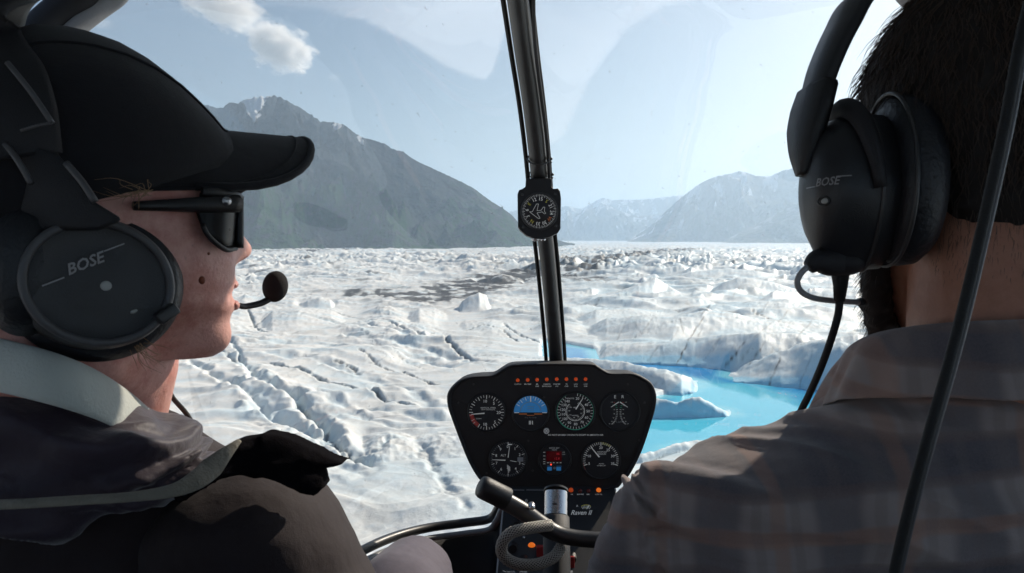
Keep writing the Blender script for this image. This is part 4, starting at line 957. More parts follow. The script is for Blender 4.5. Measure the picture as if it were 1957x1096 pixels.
# ================================================================== CYCLIC CONTROL
cyc = empty('cyclic_stick', P(1062, 1180, 1.36), 'dark T-bar cyclic control with a steel collar standing before the instrument panel', 'control stick')
mb = MB(); mb.tube([P(1062, 1002, 1.395), P(1062.5, 940, 1.42)], .0205, 32); mb.tube([P(1062.5, 940, 1.42), P(1062.5, 937, 1.422)], [.0205, .018], 32)
st = mb.build('collar', STEEL, cyc, angle=40)
mb = MB(); mb.tube([P(1062.5, 941, 1.419), P(1062.5, 937.5, 1.4215)], .0222, 32); mb.tube([P(1062, 985, 1.402), P(1062, 990, 1.400)], .0215, 32); mb.tube([P(1062.5, 939, 1.420), P(1062.5, 934, 1.423)], [.019, .0185], 32); mb.build('ring', BLKG, st, angle=40)
mb = MB(); mb.ell(P(1060, 963.5, 1.39), [RT * .0048, UP * .0016, FW * .0012], 12); mb.build('emblem', BLKM, st)
mb = MB(); mb.tube([P(1063, 990, 1.395), P(1064, 1060, 1.36), P(1064, 1150, 1.30), P(1064, 1420, 1.20)], .0235, 24); mb.build('stem', BLKM, cyc)
bar = catmull([P(930, 938, 1.30), P(962, 956, 1.305), P(1000, 978, 1.31), (P(1030, 1000, 1.315)), P(1060, 1018, 1.32), P(1095, 1028, 1.32), P(1140, 1032, 1.32), P(1200, 1034, 1.32), P(1300, 1034, 1.30)], 8)
mb = MB(); mb.tube(bar, [.0150, .0150, .0150, .0138, .0135, .0135], 28); br = mb.build('bar', BLKG, cyc)
a = P(928, 934, 1.295); b2 = P(970, 955, 1.303); t = (b2 - a).normalized()
mb = MB(); mb.tube([a - t * .012, a - t * .0105, a - t * .006, a, b2 - t * .002, b2], [.0135, .0165, .0186, .0190, .0190, .0178], 28); mb.build('grip', BLK, br, angle=50)
mb = MB(); c = P(1016, 969, 1.29); mb.ell(c, [RT * .0055, UP * .0050, FW * .006], 18); mb.tube([c - FW * .001, c + FW * .012], .0058, 16); mb.build('button', STEEL, br)
# looped braided hose
def braid(name, path, r, mat, parent, n=12, pitch=9):
    mb = MB(); pth = [Vector(p) for p in path]; L_c = [0]
    for a, b in zip(pth[:-1], pth[1:]): L_c.append(L_c[-1] + (b - a).length)
    nrm = Vector((0, 1, 0)); fr = []
    for i, p in enumerate(pth):
        t = (pth[min(i + 1, len(pth) - 1)] - pth[max(i - 1, 0)]).normalized(); nrm = (nrm - t * nrm.dot(t)).normalized(); fr.append((p, nrm.copy(), t.cross(nrm)))
    for s in (-1, 1):
        for k in range(n):
            w = [p + nn_ * math.cos(a) * rr + bb * math.sin(a) * rr for (p, nn_, bb), l in zip(fr, L_c) for a in [2 * math.pi * k / n + s * l / r / 1.3] for rr in [r * (1 + .05 * math.sin(l / r * n / 1.3 * .5 + k * math.pi))]]
            mb.tube(w, r * .085, 4)
    return mb.build(name, mat, parent)
BRD = pmat('grey braid', (.42, .40, .36), .45, metal=.4, var=.3, vscale=200)
lp = catmull([P(1052, 1004, 1.30), P(1030, 1007, 1.285), P(1000, 1012, 1.27), P(975, 1020, 1.262), P(960, 1038, 1.26), P(960, 1058, 1.262), P(975, 1073, 1.268), P(1000, 1080, 1.275), P(1030, 1078, 1.285), P(1058, 1065, 1.30), P(1072, 1046, 1.32)], 10)
hose = empty('wiring_loop', P(1013, 1085, 1.27), 'loop of grey braided cable hanging around the cyclic stick', 'cable')
mb = MB(); mb.tube(lp, .0075, 14); mb.build('core', pmat('dark hose', (.05, .045, .04), .6, var=.2), hose); braid('braid', lp, .0088, BRD, hose)
# ================================================================== PEOPLE
def skin_mat(name, a, b_):
    m, nt, b = new_mat(name); N = nt.nodes; L = nt.links; tc = N.new('ShaderNodeTexCoord').outputs['Object']
    c = mixc(N, L, ramp_(N, L, noise_(N, L, tc, 34, 8, .7), .36, .66), a, b_)
    c = mixc(N, L, math_(N, L, 'MULTIPLY', ramp_(N, L, noise_(N, L, tc, 260, 2), .66, .74), .35), c, tuple(x * .55 for x in a))
    L.new(c, b.inputs['Base Color']); b.inputs['Roughness'].default_value = .48
    b.inputs['Subsurface Weight'].default_value = .12; b.inputs['Subsurface Scale'].default_value = .008; b.inputs['Subsurface Radius'].default_value = (1, .3, .15)
    bp = N.new('ShaderNodeBump'); bp.inputs['Strength'].default_value = .5; bp.inputs['Distance'].default_value = .001
    L.new(noise_(N, L, tc, 380, 5), bp.inputs['Height']); L.new(bp.outputs['Normal'], b.inputs['Normal']); return m
SKW = skin_mat('fair freckled skin', (.80, .43, .36), (.60, .24, .19)); SKM = skin_mat('tanned skin', (.44, .20, .13), (.36, .15, .09))
LIP = pmat('lip skin', (.62, .27, .22), .4, var=.15, vscale=200)
def cloth_mat(name, col, rough=.9, bump=.5, weave=900, var=.2, sheen=.1, fold=12.0, fs=.6):
    m, nt, b = new_mat(name); N = nt.nodes; L = nt.links; tc = N.new('ShaderNodeTexCoord').outputs['Object']
    c = mixc(N, L, noise_(N, L, tc, 14, 6, .6), tuple(x * (1 - var) for x in col), tuple(x * (1 + var) for x in col))
    L.new(c, b.inputs['Base Color']); b.inputs['Roughness'].default_value = rough; b.inputs['Sheen Weight'].default_value = sheen; b.inputs['Specular IOR Level'].default_value = .35 if rough < .97 else .05
    bp = N.new('ShaderNodeBump'); bp.inputs['Strength'].default_value = bump; bp.inputs['Distance'].default_value = .0008; L.new(noise_(N, L, tc, weave, 3), bp.inputs['Height'])
    b2 = N.new('ShaderNodeBump'); b2.inputs['Strength'].default_value = fs; b2.inputs['Distance'].default_value = .006; L.new(noise_(N, L, tc, fold, 5, .5), b2.inputs['Height']); L.new(b2.outputs['Normal'], bp.inputs['Normal'])
    L.new(bp.outputs['Normal'], b.inputs['Normal']); return m
JKT = cloth_mat('dark plum nylon', (.030, .018, .030), .55, .2, 1200, .25, .3, 22, .9)
JKM = cloth_mat('black wool', (.0050, .0042, .0055), 1.0, .8, 900, .3, 0.0, 40, .6)
STRP = cloth_mat('olive binding', (.20, .18, .145), .85, .8, 700, .4, .1, 60, .9)
SLV = cloth_mat('brown black softshell', (.021, .013, .0145), .85, .4, 1400, .2, .05, 18, .8)
FLC = cloth_mat('pale fleece', (.52, .54, .50), .95, .9, 500, .08, .4, 25, .5)
TRS = cloth_mat('lavender grey trousers', (.115, .10, .125), .85, .4, 1500, .15, .1, 14, .8)
CAPM = cloth_mat('black cap cotton', (.0075, .007, .010), .85, .6, 1800, .2, .12, 25, .25)
JNS = cloth_mat('dark trousers', (.03, .032, .04), .85, .4, 1300, .2)
HAIRB = pmat('dark brown hair', (.012, .008, .007), .8, var=.4, vscale=120); HAIRL = pmat('light brown hair', (.32, .19, .10), .5, var=.3, vscale=80)
def plaid_mat():
    m, nt, b = new_mat('grey plaid flannel'); N = nt.nodes; L = nt.links; tc = N.new('ShaderNodeTexCoord').outputs['Object']
    nz = N.new('ShaderNodeTexNoise'); nz.inputs['Scale'].default_value = 7; L.new(tc, nz.inputs['Vector'])
    ad = N.new('ShaderNodeVectorMath'); ad.operation = 'MULTIPLY_ADD'; ad.inputs[1].default_value = (.03, .03, .03); L.new(nz.outputs['Color'], ad.inputs[0]); L.new(tc, ad.inputs[2])
    sp = N.new('ShaderNodeSeparateXYZ'); L.new(ad.outputs[0], sp.inputs[0])
    hz_ = math_(N, L, 'ADD', sp.outputs['Z'], math_(N, L, 'MULTIPLY', sp.outputs['X'], -.14))
    def band_(v, freq, ph, lo, hi): 
        s_ = math_(N, L, 'SINE', math_(N, L, 'ADD', math_(N, L, 'MULTIPLY', v, freq), ph)); return ramp_(N, L, s_, lo, hi)
    c = mixc(N, L, math_(N, L, 'MULTIPLY', band_(hz_, 84, .4, .1, .7), .75), (.34, .275, .26), (.050, .050, .072))
    c = mixc(N, L, math_(N, L, 'MULTIPLY', band_(sp.outputs['X'], 84, 1.0, .1, .7), .6), c, (.062, .062, .086))
    c = mixc(N, L, math_(N, L, 'MULTIPLY', band_(hz_, 84, 3.6, .86, .98), .55), c, (.40, .19, .12))
    c = mixc(N, L, math_(N, L, 'MULTIPLY', band_(sp.outputs['X'], 84, 4.2, .86, .98), .45), c, (.38, .19, .13))
    c = mixc(N, L, math_(N, L, 'MULTIPLY', band_(hz_, 252, 1.1, .5, .9), .35), c, (.20, .12, .10)); c = mixc(N, L, math_(N, L, 'MULTIPLY', band_(sp.outputs['X'], 252, .3, .5, .9), .30), c, (.17, .13, .13))
    c = mixc(N, L, math_(N, L, 'MULTIPLY', noise_(N, L, tc, 700, 2), .35), c, (.32, .27, .255))
    L.new(c, b.inputs['Base Color']); b.inputs['Roughness'].default_value = .95; b.inputs['Sheen Weight'].default_value = .25; b.inputs['Specular IOR Level'].default_value = .2
    bp = N.new('ShaderNodeBump'); bp.inputs['Strength'].default_value = .6; bp.inputs['Distance'].default_value = .0009; L.new(noise_(N, L, tc, 1300, 3), bp.inputs['Height'])
    b2 = N.new('ShaderNodeBump'); b2.inputs['Strength'].default_value = .8; b2.inputs['Distance'].default_value = .016
    mpp = N.new('ShaderNodeMapping'); mpp.inputs['Rotation'].default_value = (0, .35, 0); mpp.inputs['Scale'].default_value = (5, 8, 15); L.new(tc, mpp.inputs['Vector']); L.new(noise_(N, L, mpp.outputs[0], 1.0, 4, .5), b2.inputs['Height']); L.new(b2.outputs['Normal'], bp.inputs['Normal'])
    L.new(bp.outputs['Normal'], b.inputs['Normal']); return m
PLD = plaid_mat()

class Local:
    "a head's own frame: s forward, t to its left, z up"
    def __init__(s, origin, yaw_left_from_x):       # yaw 0 faces +X (right of the photo), 90 faces forward
        a = R(yaw_left_from_x); s.o = Vector(origin); s.f = RT * math.cos(a) + FW * math.sin(a); s.l = -RT * math.sin(a) + FW * math.cos(a)
        s.rel = s.o - CAM; s.x0 = s.rel.dot(RT); s.d0 = s.rel.dot(FW); s.z0 = s.rel.dot(UP); s.c = math.cos(a); s.sn = math.sin(a)
    def W(s, a, t, z): return s.o + s.f * a + s.l * t + UP * z
    def mid(s, px, py, t=0.0):
        "where the photo's pixel meets the plane t = const: (s, z)"
        k = (px - CX) / F; x0 = s.x0 - t * s.sn; d0 = s.d0 + t * s.c
        a = (k * d0 - x0) / (s.c - k * s.sn); d = d0 + a * s.sn
        return a, (CY - py) / F * d - s.z0

def head_shape(mb, L_, zf, xface, xadd_n, xadd_l, zw, wid, xback, seg=96, nz=130, top=.165, bot=-.11, nose_w=None):
    "one closed head: slices from chin to crown, nose and lips raised from the face"
    rings = []; zz_ = np.linspace(bot - .05, top + .02, 400); kk_ = np.exp(-np.linspace(-2, 2, 41) ** 2); kk_ /= kk_.sum()
    sm_ = lambda v: np.convolve(np.pad(np.interp(zz_, zw, v), 20, mode='edge'), kk_, 'valid')
    wid_, xb_ = sm_(wid), sm_(xback)
    for i in range(nz + 1):
        u = i / nz; z = bot + (top - bot) * (u if 0.02 < u < .9 else u)
        xf = np.interp(z, zf, xface); nb = np.interp(z, zf, xadd_n); lb = np.interp(z, zf, xadd_l); w = np.interp(z, zz_, wid_); xb = np.interp(z, zz_, xb_)
        ring = []
        xc = xf - max(.04, min(.095, (xf - xb) * .5)); nw = np.interp(z, zf, nose_w)
        for k in range(seg):
            ph = 2 * math.pi * k / seg; c, s_ = math.cos(ph), math.sin(ph)
            ex = .80 if c > 0 else .95
            X_ = (xf - xc) * math.copysign(abs(c) ** ex, c) if c > 0 else (xc - xb) * math.copysign(abs(c) ** .95, c)
            Y_ = w * math.copysign(abs(s_) ** .92, s_); 
            if c > 0:
                X_ += nb * math.exp(-(Y_ / nw) ** 2) + lb * math.exp(-(Y_ / .021) ** 2)
                eye = math.exp(-((abs(Y_) - .031) / .014) ** 2 - ((z - eye_z[0]) / .012) ** 2) * .009; X_ -= eye
                brow = math.exp(-((abs(Y_) - .030) / .022) ** 2 - ((z - eye_z[0] - .022) / .008) ** 2) * .003; X_ += brow
                chk = math.exp(-((abs(Y_) - .040) / .018) ** 2 - ((z - eye_z[0] + .030) / .022) ** 2) * .004; X_ += chk
            ring.append(L_.W(xc + X_, Y_, z))
        rings.append(ring)
    mb.loft(rings)
eye_z = [.0]

def hand(mb, wrist, dirv, palm_n, curl=.5, side=1, sc=1.0):
    "palm, five separate bent fingers and a thumb from the side of the palm"
    d = Vector(dirv).normalized(); n = Vector(palm_n); n = (n - d * n.dot(d)).normalized(); s = d.cross(n).normalized() * side
    w = Vector(wrist); k = sc
    mb.capsule(w, w + d * .03 * k, .026 * k, .030 * k, 16)
    for j in range(4):
        off = (j - 1.5) * .019 * k; a = w + d * .02 * k + s * off * .7; b = w + d * .088 * k + s * off; mb.capsule(a, b, .013 * k, .0115 * k, 12)
        ln = [.040, .046, .043, .034][j] * k; p = b; ang = 0; rr = .0092 * k
        for seg_ in range(3):
            ang += curl * (.8 if seg_ == 0 else .9); q_ = p + (d * math.cos(ang) + n * math.sin(ang)) * ln * (1, .68, .5)[seg_]; mb.capsule(p, q_, rr, rr * .9, 12); p = q_; rr *= .92
    p = w + d * .028 * k - s * .026 * k; ang = .35
    for seg_, ln in enumerate((.042, .032, .026)):
        q_ = p + (d * math.cos(.7) - s * math.sin(.7) * (1 - .35 * seg_) + n * .35 * seg_).normalized() * ln * k; mb.capsule(p, q_, (.0125, .0105, .0095)[seg_] * k, (.0105, .0095, .0085)[seg_] * k, 12); p = q_

# ------------------------------------------------------------------ the passenger (left)
WL = Local(CAM + RT * -.2972 + FW * .535 + UP * .0025, 38)
wom = empty('person', Hz(-.30, .62, -.62), 'passenger on the left in black cap, pale fleece collar and dark plum jacket', 'person')
prof = [(425, 300, 0, 0), (444, 365, 0, 0), (438, 395, 4, 0), (431, 420, 16, 0), (430, 445, 30, 0), (432, 462, 42, 0), (434, 474, 47, 0), (435, 488, 42, 0), (437, 500, 20, 0), (437, 508, 6, 0), (437, 522, 0, 3), (437, 540, 0, 10), (433, 556, 0, 6), (430, 563, 0, 2), (435, 574, 0, 9), (437, 586, 0, 11), (434, 600, 0, 2), (434, 615, 0, 0), (439, 635, 0, 0), (438, 652, 0, 0), (428, 668, 0, 0), (405, 682, 0, 0)]
sz = [WL.mid(p[0], p[1]) for p in prof]; zf = [z for _, z in sz][::-1]
k_px = .00042
xface = [a for a, _ in sz][::-1]; xn = [p[2] * k_px for p in prof][::-1]; xl = [p[3] * k_px for p in prof][::-1]
nw = [.012 if p[1] < 440 else (.0135 if p[1] < 470 else .0155) for p in prof][::-1]
eye_z[0] = WL.mid(440, 402)[1]
zf = [-.2] + zf + [.12, .17]; xface = [xface[0] - .03] + xface + [xface[-1] - .035, .02]; xn = [0] + xn + [0, 0]; xl = [0] + xl + [0, 0]; nw = [.02] + nw + [.02, .02]
zc = WL.mid(405, 682)[1]
mbW = MB()
head_shape(mbW, WL, zf, xface, xn, xl, [zc - .001, zc + .004, zc + .015, zc + .035, -.02, .01, .04, .08, .11, .135, .152, .160], [.010, .020, .030, .042, .056, .063, .068, .070, .066, .050, .028, .006],
           [.045, .030, .005, -.02, -.05, -.075, -.088, -.095, -.085, -.06, -.03, .0], bot=zc, top=.158, nose_w=nw)
# jaw to neck, neck, shoulders and limbs are joined into the same skin
neck0 = P(215, 600, .575); 
mbW.chain([WL.W(.052, 0, zc + .034), WL.W(.01, 0, zc + .022), WL.W(-.035, 0, zc + .012)], [.030, .044, .052], 28)
mbW.chain([WL.W(-.004, .0, -.03), P(205, 690, .590), P(190, 800, .61), P(170, 900, .61)], [.056, .050, .048, .050], 28)
sh = lambda px, py, d: P(px, py, d)
hipW = Hz(-.30, .60, -.66)
mbW.chain([P(170, 900, .61), Hz(-.30, .60, -.30), Hz(-.30, .58, -.50), hipW], [.045, .085, .09, .11], 28)
for sg, elbow, wr in ((1, Hz(-.13, .65, -.50), Hz(-.17, .92, -.56)), (-1, Hz(-.55, .66, -.52), Hz(-.42, .92, -.56))):
    shd = Hz(-.30 + sg * .11, .60, -.26); mbW.chain([Hz(-.30, .60, -.22), shd, elbow, wr], [.045, .038, .032, .026], 20)
    hand(mbW, wr, Vector((-sg * .35, .9, -.1)), (0, 0, -1), .35, sg)
    kn = P(790, 1105, 1.16) if sg == 1 else Hz(-.40, 1.12, -.50)
    mbW.chain([hipW + Vector((sg * .09, 0, 0)), kn, Hz(kn.x + sg * .0, kn.y + .28, -.90 ), Hz(kn.x, kn.y + .42, -.97)], [.075, .048, .035, .028], 20)
bw = link('body', remesh(mbW, .0023, 4), SKW, wom)
# lips, eyes
mb = MB()
for (a, b_, r_) in ((543, 438, .0034), (584, 439, .0040)):
    s0, z0 = WL.mid(b_, a); w0 = .020; pts = [WL.W(s0 + .0012 - 9 * y * y, y, z0 - 3 * y * y * (1 if a < 560 else -1)) for y in np.linspace(-w0, w0, 13)]
    mb.tube(pts, [.0008, r_, r_, r_, .0008], 10)
mb.build('lips', LIP, wom)
EYE = pmat('eye white', (.7, .68, .66), .2, var=.1)
for t in (-.031, .031): mb = MB(); mb.ell(WL.W(.086, t, eye_z[0]), [WL.f * .0118, WL.l * .0118, UP * .0118], 18); mb.build('eye', EYE, wom)
# wisps of hair at the temple and behind the jaw
rr = random.Random(3)
for i in range(44):
    if i in (0, 26): mb = MB()
    if i < 26: a = P(268 + rr.uniform(-16, 30), 366 + rr.uniform(-4, 8), .478); b_ = a + WL.f * rr.uniform(-.03, .004) + UP * rr.uniform(-.010, .006)
    else: a = P(262 + rr.uniform(-20, 16), 655 + rr.uniform(-14, 8), .497); b_ = a + WL.f * rr.uniform(.004, .020) + UP * rr.uniform(-.022, -.004)
    m_ = (a + b_) / 2 + Vector((rr.uniform(-.004, .004), -.002, rr.uniform(-.004, .004))); mb.tube(catmull([a, m_, b_], 4), [.00022, .0002, .00006], 3)
    if i in (25, 43): mb.build('hair', HAIRL, wom)
mb = MB(); mb.ell(P(386, 536, .503), [RT * .0022, UP * .0027, FW * .0016], 12); mb.ell(P(399, 485, .508), [RT * .0009, UP * .0011, FW * .0008], 10); mb.build('mole', pmat('brown mole', (.22, .05, .02), .5, var=.2), wom)

# cap: crown, brim, button, badge
mb = MB(); rings = []
cz0 = WL.mid(300, 352, -.08)[1]
top_px = [(-90, 175), (-60, 120), (0, 66), (60, 52), (110, 55), (160, 66), (210, 84), (262, 113), (310, 150), (350, 190), (380, 222), (402, 248)]
tp = sorted([WL.mid(x, y) for x, y in top_px]); ts = [a for a, _ in tp]; tz = [z for _, z in tp]
s_front, s_back = ts[-1] + .003, -.108
for i in range(29):                                   # ribs from one side over the top to the other
    th = math.pi * i / 28; row = []
    for j in range(33):
        s_ = s_back + (s_front - s_back) * (0.5 - .5 * math.cos(math.pi * j / 32)); zt = np.interp(s_, ts, tz) if s_ > ts[0] else tz[0] * max(0, 1 - ((ts[0] - s_) / (ts[0] - s_back + .001)) ** 2)
        w = .084 * math.sqrt(max(0.0, 1 - ((s_ + .008) / .112) ** 2 * .9)) if True else 0
        w = max(w, .016)
        base = np.interp(s_, [-.108, -.04, .03, s_front], [.018, .036, .060, .085])
        h_ = max(.002, zt - base); row.append(WL.W(s_, -w * math.cos(th), base + h_ * math.sin(th) ** .80))
    rings.append(row)
mb.slab(rings, lambda p: (WL.W(-.01, 0, .05) - p).normalized() * .003)
cap = mb.build('cap', CAPM, wom)
mb = MB(); rows = []
a0, z0 = WL.mid(398, 246); a1, z1 = WL.mid(572, 264); a2, z2 = WL.mid(590, 285)
for i in range(25):                                   # across the brim
    u = math.sin(math.pi / 2 * (-1 + i / 12)); row = []
    for j in range(15):
        v = j / 14; wroot = .074; wtip = .066; y = u * (wroot + (wtip - wroot) * v)
        front = a0 - .036 + (a1 - a0 + .036) * (1 - min(.9999, abs(u)) ** 3.0) ** (1 / 3.0)
        root = a0 + .006 - .082 * abs(u) ** 1.8
        s_ = root + (front - root) * v
        z = z0 + (z1 - z0) * ((s_ - a0) / (a1 - a0)) - .050 * abs(u) ** 1.9 - .006 * (1 - v) * abs(u) 
        row.append(WL.W(s_, y, z))
    rows.append(row)
mb.slab(rows, UP * -.0034); brim = mb.build('brim', CAPM, cap)
edge = [r[-1] for r in rows]
mb = MB(); mb.tube([p + UP * -.0016 + WL.f * .0004 for p in edge], .0030, 10); mb.tube([r[12] + UP * .0004 for r in rows], .0006, 6); mb.build('piping', CAPM, brim)
mb = MB(); s1, zz1 = WL.mid(370, 208); mb.ell(WL.W(s1 - .0015, 0, zz1 - .004), [WL.f * .0035 - UP * .0035, WL.l * .017, (UP * .9 + WL.f * -.8) * .0115], 20, ex=.8); mb.build('badge', pmat('red embroidery', (.75, .05, .03), .7, bump=.5, bscale=1200, var=.15), cap)
mb = MB()
for th in (.32, .68): mb.tube([r_ + (r_ - WL.W(-.01, 0, .05)).normalized() * .0006 for r_ in rings[int(th * 28)]], .0011, 6)
mb.build('seam', CAPM, cap)

# fleece collar, jacket, hood and sleeve
def body_loft(mb, sl, ex=.85, seg=72, far_r=0.0, far_l=0.0, far_y=0.0):
    "slices: photo row, left and right columns of the outline, depth of the middle, half depth"
    rings = []
    for py, xl_, xr, d, hd in sl:
        # the outline traced on the photo is the far limb of the body: bring it back to the middle plane
        xr = CX + (xr - CX) * (d + far_r * hd) / d; xl_ = CX + (xl_ - CX) * (d + far_l * hd) / d; py = HOR + (py - HOR) * (d + far_y * hd) / d
        a = P(xl_, py, d); b_ = P(xr, py, d); c = (a + b_) / 2; hw = (b_ - a).length / 2; ring = []
        for k in range(seg):
            ph = 2 * math.pi * k / seg; cc, s_ = math.cos(ph), math.sin(ph)
            ring.append(c + RT * hw * math.copysign(abs(cc) ** ex, cc) + FW * hd * math.copysign(abs(s_) ** ex, s_))
        rings.append(ring)
    mb.loft(rings)
def interp_slices(sl, n=6):
    sl = np.array(sl, float); q_ = catmull([s[:3] for s in sl], n); q2 = catmull([(s[3], s[4], 0) for s in sl], n)
    return [(a[0], a[1], a[2], b_[0], b_[1]) for a, b_ in zip(q_, q2)]
def folds(co, amp, seed, sc=1.0, ang=.6, aniso=3.0):
    x = co[:, 0] * math.cos(ang) + co[:, 2] * math.sin(ang) + co[:, 1] * .5; z = -co[:, 0] * math.sin(ang) + co[:, 2] * math.cos(ang) + co[:, 1] * .3
    n = ridged(x * 9 / sc / aniso + .4 * pn(x * 8, z * 8, seed + 9), z * 16 / sc + .6 * pn(x * 5, z * 5, seed + 3), 3, seed, .5) - .5
    return amp * (n + .35 * pn(x * 34, z * 40, seed + 5))
mb = MB()
cl = [P(-140, 640, .56), P(-60, 660, .475), P(40, 682, .458), P(120, 704, .462), P(190, 732, .482), P(258, 772, .527), P(306, 812, .585), P(290, 820, .66), P(200, 760, .71), P(60, 700, .70), P(-80, 655, .66)]
cc_ = catmull(cl, 6, True); rows = []
for i, p in enumerate(cc_):
    out_ = (p - P(120, 730, .60)); out_ = Vector((out_.x, out_.y, 0)).normalized(); row = []
    for t, w in ((-.020, .004), (-.006, .006), (.010, .003), (.021, -.004), (.0205, -.009), (.006, -.006), (-.018, -.003)): row.append(p + UP * (t * .78 - .009) + out_ * w)
    rows.append(row)
mb.loft(rows + [rows[0]], caps=False)
fl = remesh(mb, .0022, 2, lambda co, no: .0012 * pn(co[:, 0] * 160, co[:, 2] * 160 + co[:, 1] * 120, 5) + .0015 * pn(co[:, 0] * 40, co[:, 2] * 40, 6)) if False else None
o = mb.build('fleece_collar', FLC, wom); s_ = o.modifiers.new('s', 'SUBSURF'); s_.levels = s_.render_levels = 2
mb = MB()
body_loft(mb, interp_slices([(705, 20, 190, .60, .045), (735, -60, 262, .605, .075), (770, -150, 325, .61, .095), (805, -210, 390, .615, .105), (840, -260, 452, .62, .112), (880, -300, 530, .625, .118), (940, -330, 600, .63, .120), (1010, -340, 600, .63, .125), (1100, -330, 590, .63, .125), (1250, -320, 580, .63, .125), (1600, -310, 570, .63, .125), (2300, -310, 570, .63, .125)]), far_r=.6, far_y=.45)
mb.chain([P(400, 1060, .60), P(530, 1075, .605), Hz(-.10, .655, -.50)], [.075, .060, .050], 32)
mb.chain([Hz(-.10, .655, -.50), Hz(-.17, .89, -.555)], [.052, .036], 28)
mb.chain([Hz(-.48, .60, -.24), Hz(-.56, .64, -.52), Hz(-.42, .89, -.555)], [.075, .055, .036], 28)
jk = remesh(mb, .0030, 6, lambda co, no: folds(co, .0035, 31, 1.4, .9) * sstep(-.02, .01, -(co[:, 0] + .1)) )
jacket = link('jacket', jk, SLV, wom)
# padded hood lying on the back, in front of the camera
mb = MB()
body_loft(mb, interp_slices([(724, -150, 60, .50, .012), (742, -200, 170, .512, .036), (765, -230, 262, .52, .056), (796, -260, 335, .527, .068), (834, -280, 405, .535, .076), (870, -300, 425, .535, .078), (910, -300, 385, .53, .074), (945, -300, 330, .525, .066), (972, -300, 200, .515, .050), (990, -300, 60, .505, .03)]), ex=.9, far_r=.3, far_y=.3)
def hood_d(co, no):
    x = co[:, 0]; z = co[:, 2] - H
    f = folds(co, .0105, 51, .9, -.35, 3.4)
    # tight radial puckers near the drawn opening
    c = P(430, 850, .53); dx = x - c.x; dz = co[:, 2] - c.z; a = np.arctan2(dz, dx); r = np.hypot(dx, dz)
    return f + .0045 * np.sin(a * 17 + 3 * pn(x * 20, z * 20, 9)) * np.exp(-(r / .06) ** 2)
hd = link('hood', remesh(mb, .0026, 5, hood_d), JKT, jacket)
mb = MB(); sp_ = catmull([P(458, 842, .500), P(430, 868, .486), P(405, 893, .476), P(375, 918, .462), P(330, 938, .450), P(250, 950, .442), P(140, 957, .438), P(20, 964, .438), P(-120, 966, .45)], 8)
mb.tube(sp_, [.0015, .0045, .0068, .0060, .0042, .0030, .0030, .0030, .0030], 16, flat=.45, upv=(0, -1, 0)); mb.build('binding', STRP, hd)
mb = MB()
for (l, w_) in (([(40, 740), (140, 800), (220, 830), (330, 850)], .0016), ([(0, 860), (120, 850), (240, 880), (360, 905)], .0014)):
    mb.tube(catmull([P(x, y, .452) for x, y in l], 6), w_, 8)
# black wool panel over the shoulder with its stiff pointed tab
fo = [(330, 946), (352, 925), (380, 905), (405, 885), (430, 862), (452, 842), (480, 836), (520, 831), (548, 836), (572, 846), (592, 858), (612, 868), (632, 875), (658, 885), (652, 892), (632, 896), (614, 899), (610, 908), (617, 922), (612, 938), (600, 949), (578, 946), (556, 936), (530, 924), (500, 914), (470, 910), (435, 914), (400, 926), (366, 944), (338, 962)]
mb = MB()
def fl_d(x, y): return .520 - .00016 * max(0, 480 - x) + .00018 * (x - 330) * .5 - .012 * math.sin((x - 330) / 320 * math.pi) + (y - 880) * -.0001
pts = catmull([(x, y, 0) for x, y in fo], 3, True)
cpx, cpy = 500, 886
rows = []
for k in (1.0, .99, .93, .75, .5, .25, .05):
    rows.append([P(cpx + (p[0] - cpx) * k, cpy + (p[1] - cpy) * k, fl_d(cpx + (p[0] - cpx) * k, cpy + (p[1] - cpy) * k) - .004 * (1 - k ** 6)) for p in pts])
back_ = [[p + FW * .020 for p in rows[0]]]
mb.loft(back_ + rows)
wp = remesh(mb, .0017, 3, lambda co, no: .0016 * (ridged(co[:, 0] * 28 + co[:, 2] * 14, co[:, 2] * 75 + co[:, 0] * 20, 2, 77) - .5) + .0004 * pn(co[:, 0] * 160, co[:, 2] * 160, 78))
link('shoulder_panel', wp, JKM, jacket)
# sleeve shape proper: smooth dome of the shoulder
mb = MB()
body_loft(mb, interp_slices([(888, 440, 520, .575, .020), (900, 380, 590, .580, .050), (925, 330, 630, .585, .075), (960, 290, 662, .59, .085), (1000, 270, 686, .595, .088), (1040, 262, 706, .60, .088), (1090, 262, 732, .605, .086), (1160, 275, 752, .61, .082), (1280, 300, 760, .62, .075), (1400, 330, 740, .63, .06)]), ex=.93, far_r=.35, far_y=.35)
link('sleeve', remesh(mb, .0030, 6, lambda co, no: folds(co, .0026, 61, 1.8, .2)), SLV, jacket)
# trousers
mb = MB(); kn = P(790, 1103, 1.16)
mb.chain([hipW + Vector((.09, 0, .0)), kn + Vector((-.01, -.10, .005)), kn, Hz(kn.x, kn.y + .10, -.62), Hz(kn.x, kn.y + .30, -.93)], [.095, .070, .059, .055, .045], 32)
mb.chain([hipW + Vector((-.09, 0, .0)), Hz(-.42, 1.12, -.50), Hz(-.42, 1.38, -.93)], [.095, .064, .045], 32); mb.ell(hipW, [(.17, 0, 0), (0, .14, 0), (0, 0, .12)], 32)
tr = link('trousers', remesh(mb, .004, 8, lambda co, no: folds(co, .0022, 71, 1.2, 1.2)), TRS, wom)
mb = MB(); mb.tube([kn + Vector((-.022, -.05 + .05 * i, .060 - .012 * i * i)) for i in range(-1, 4)], .0009, 6); mb.build('seam', TRS, tr)

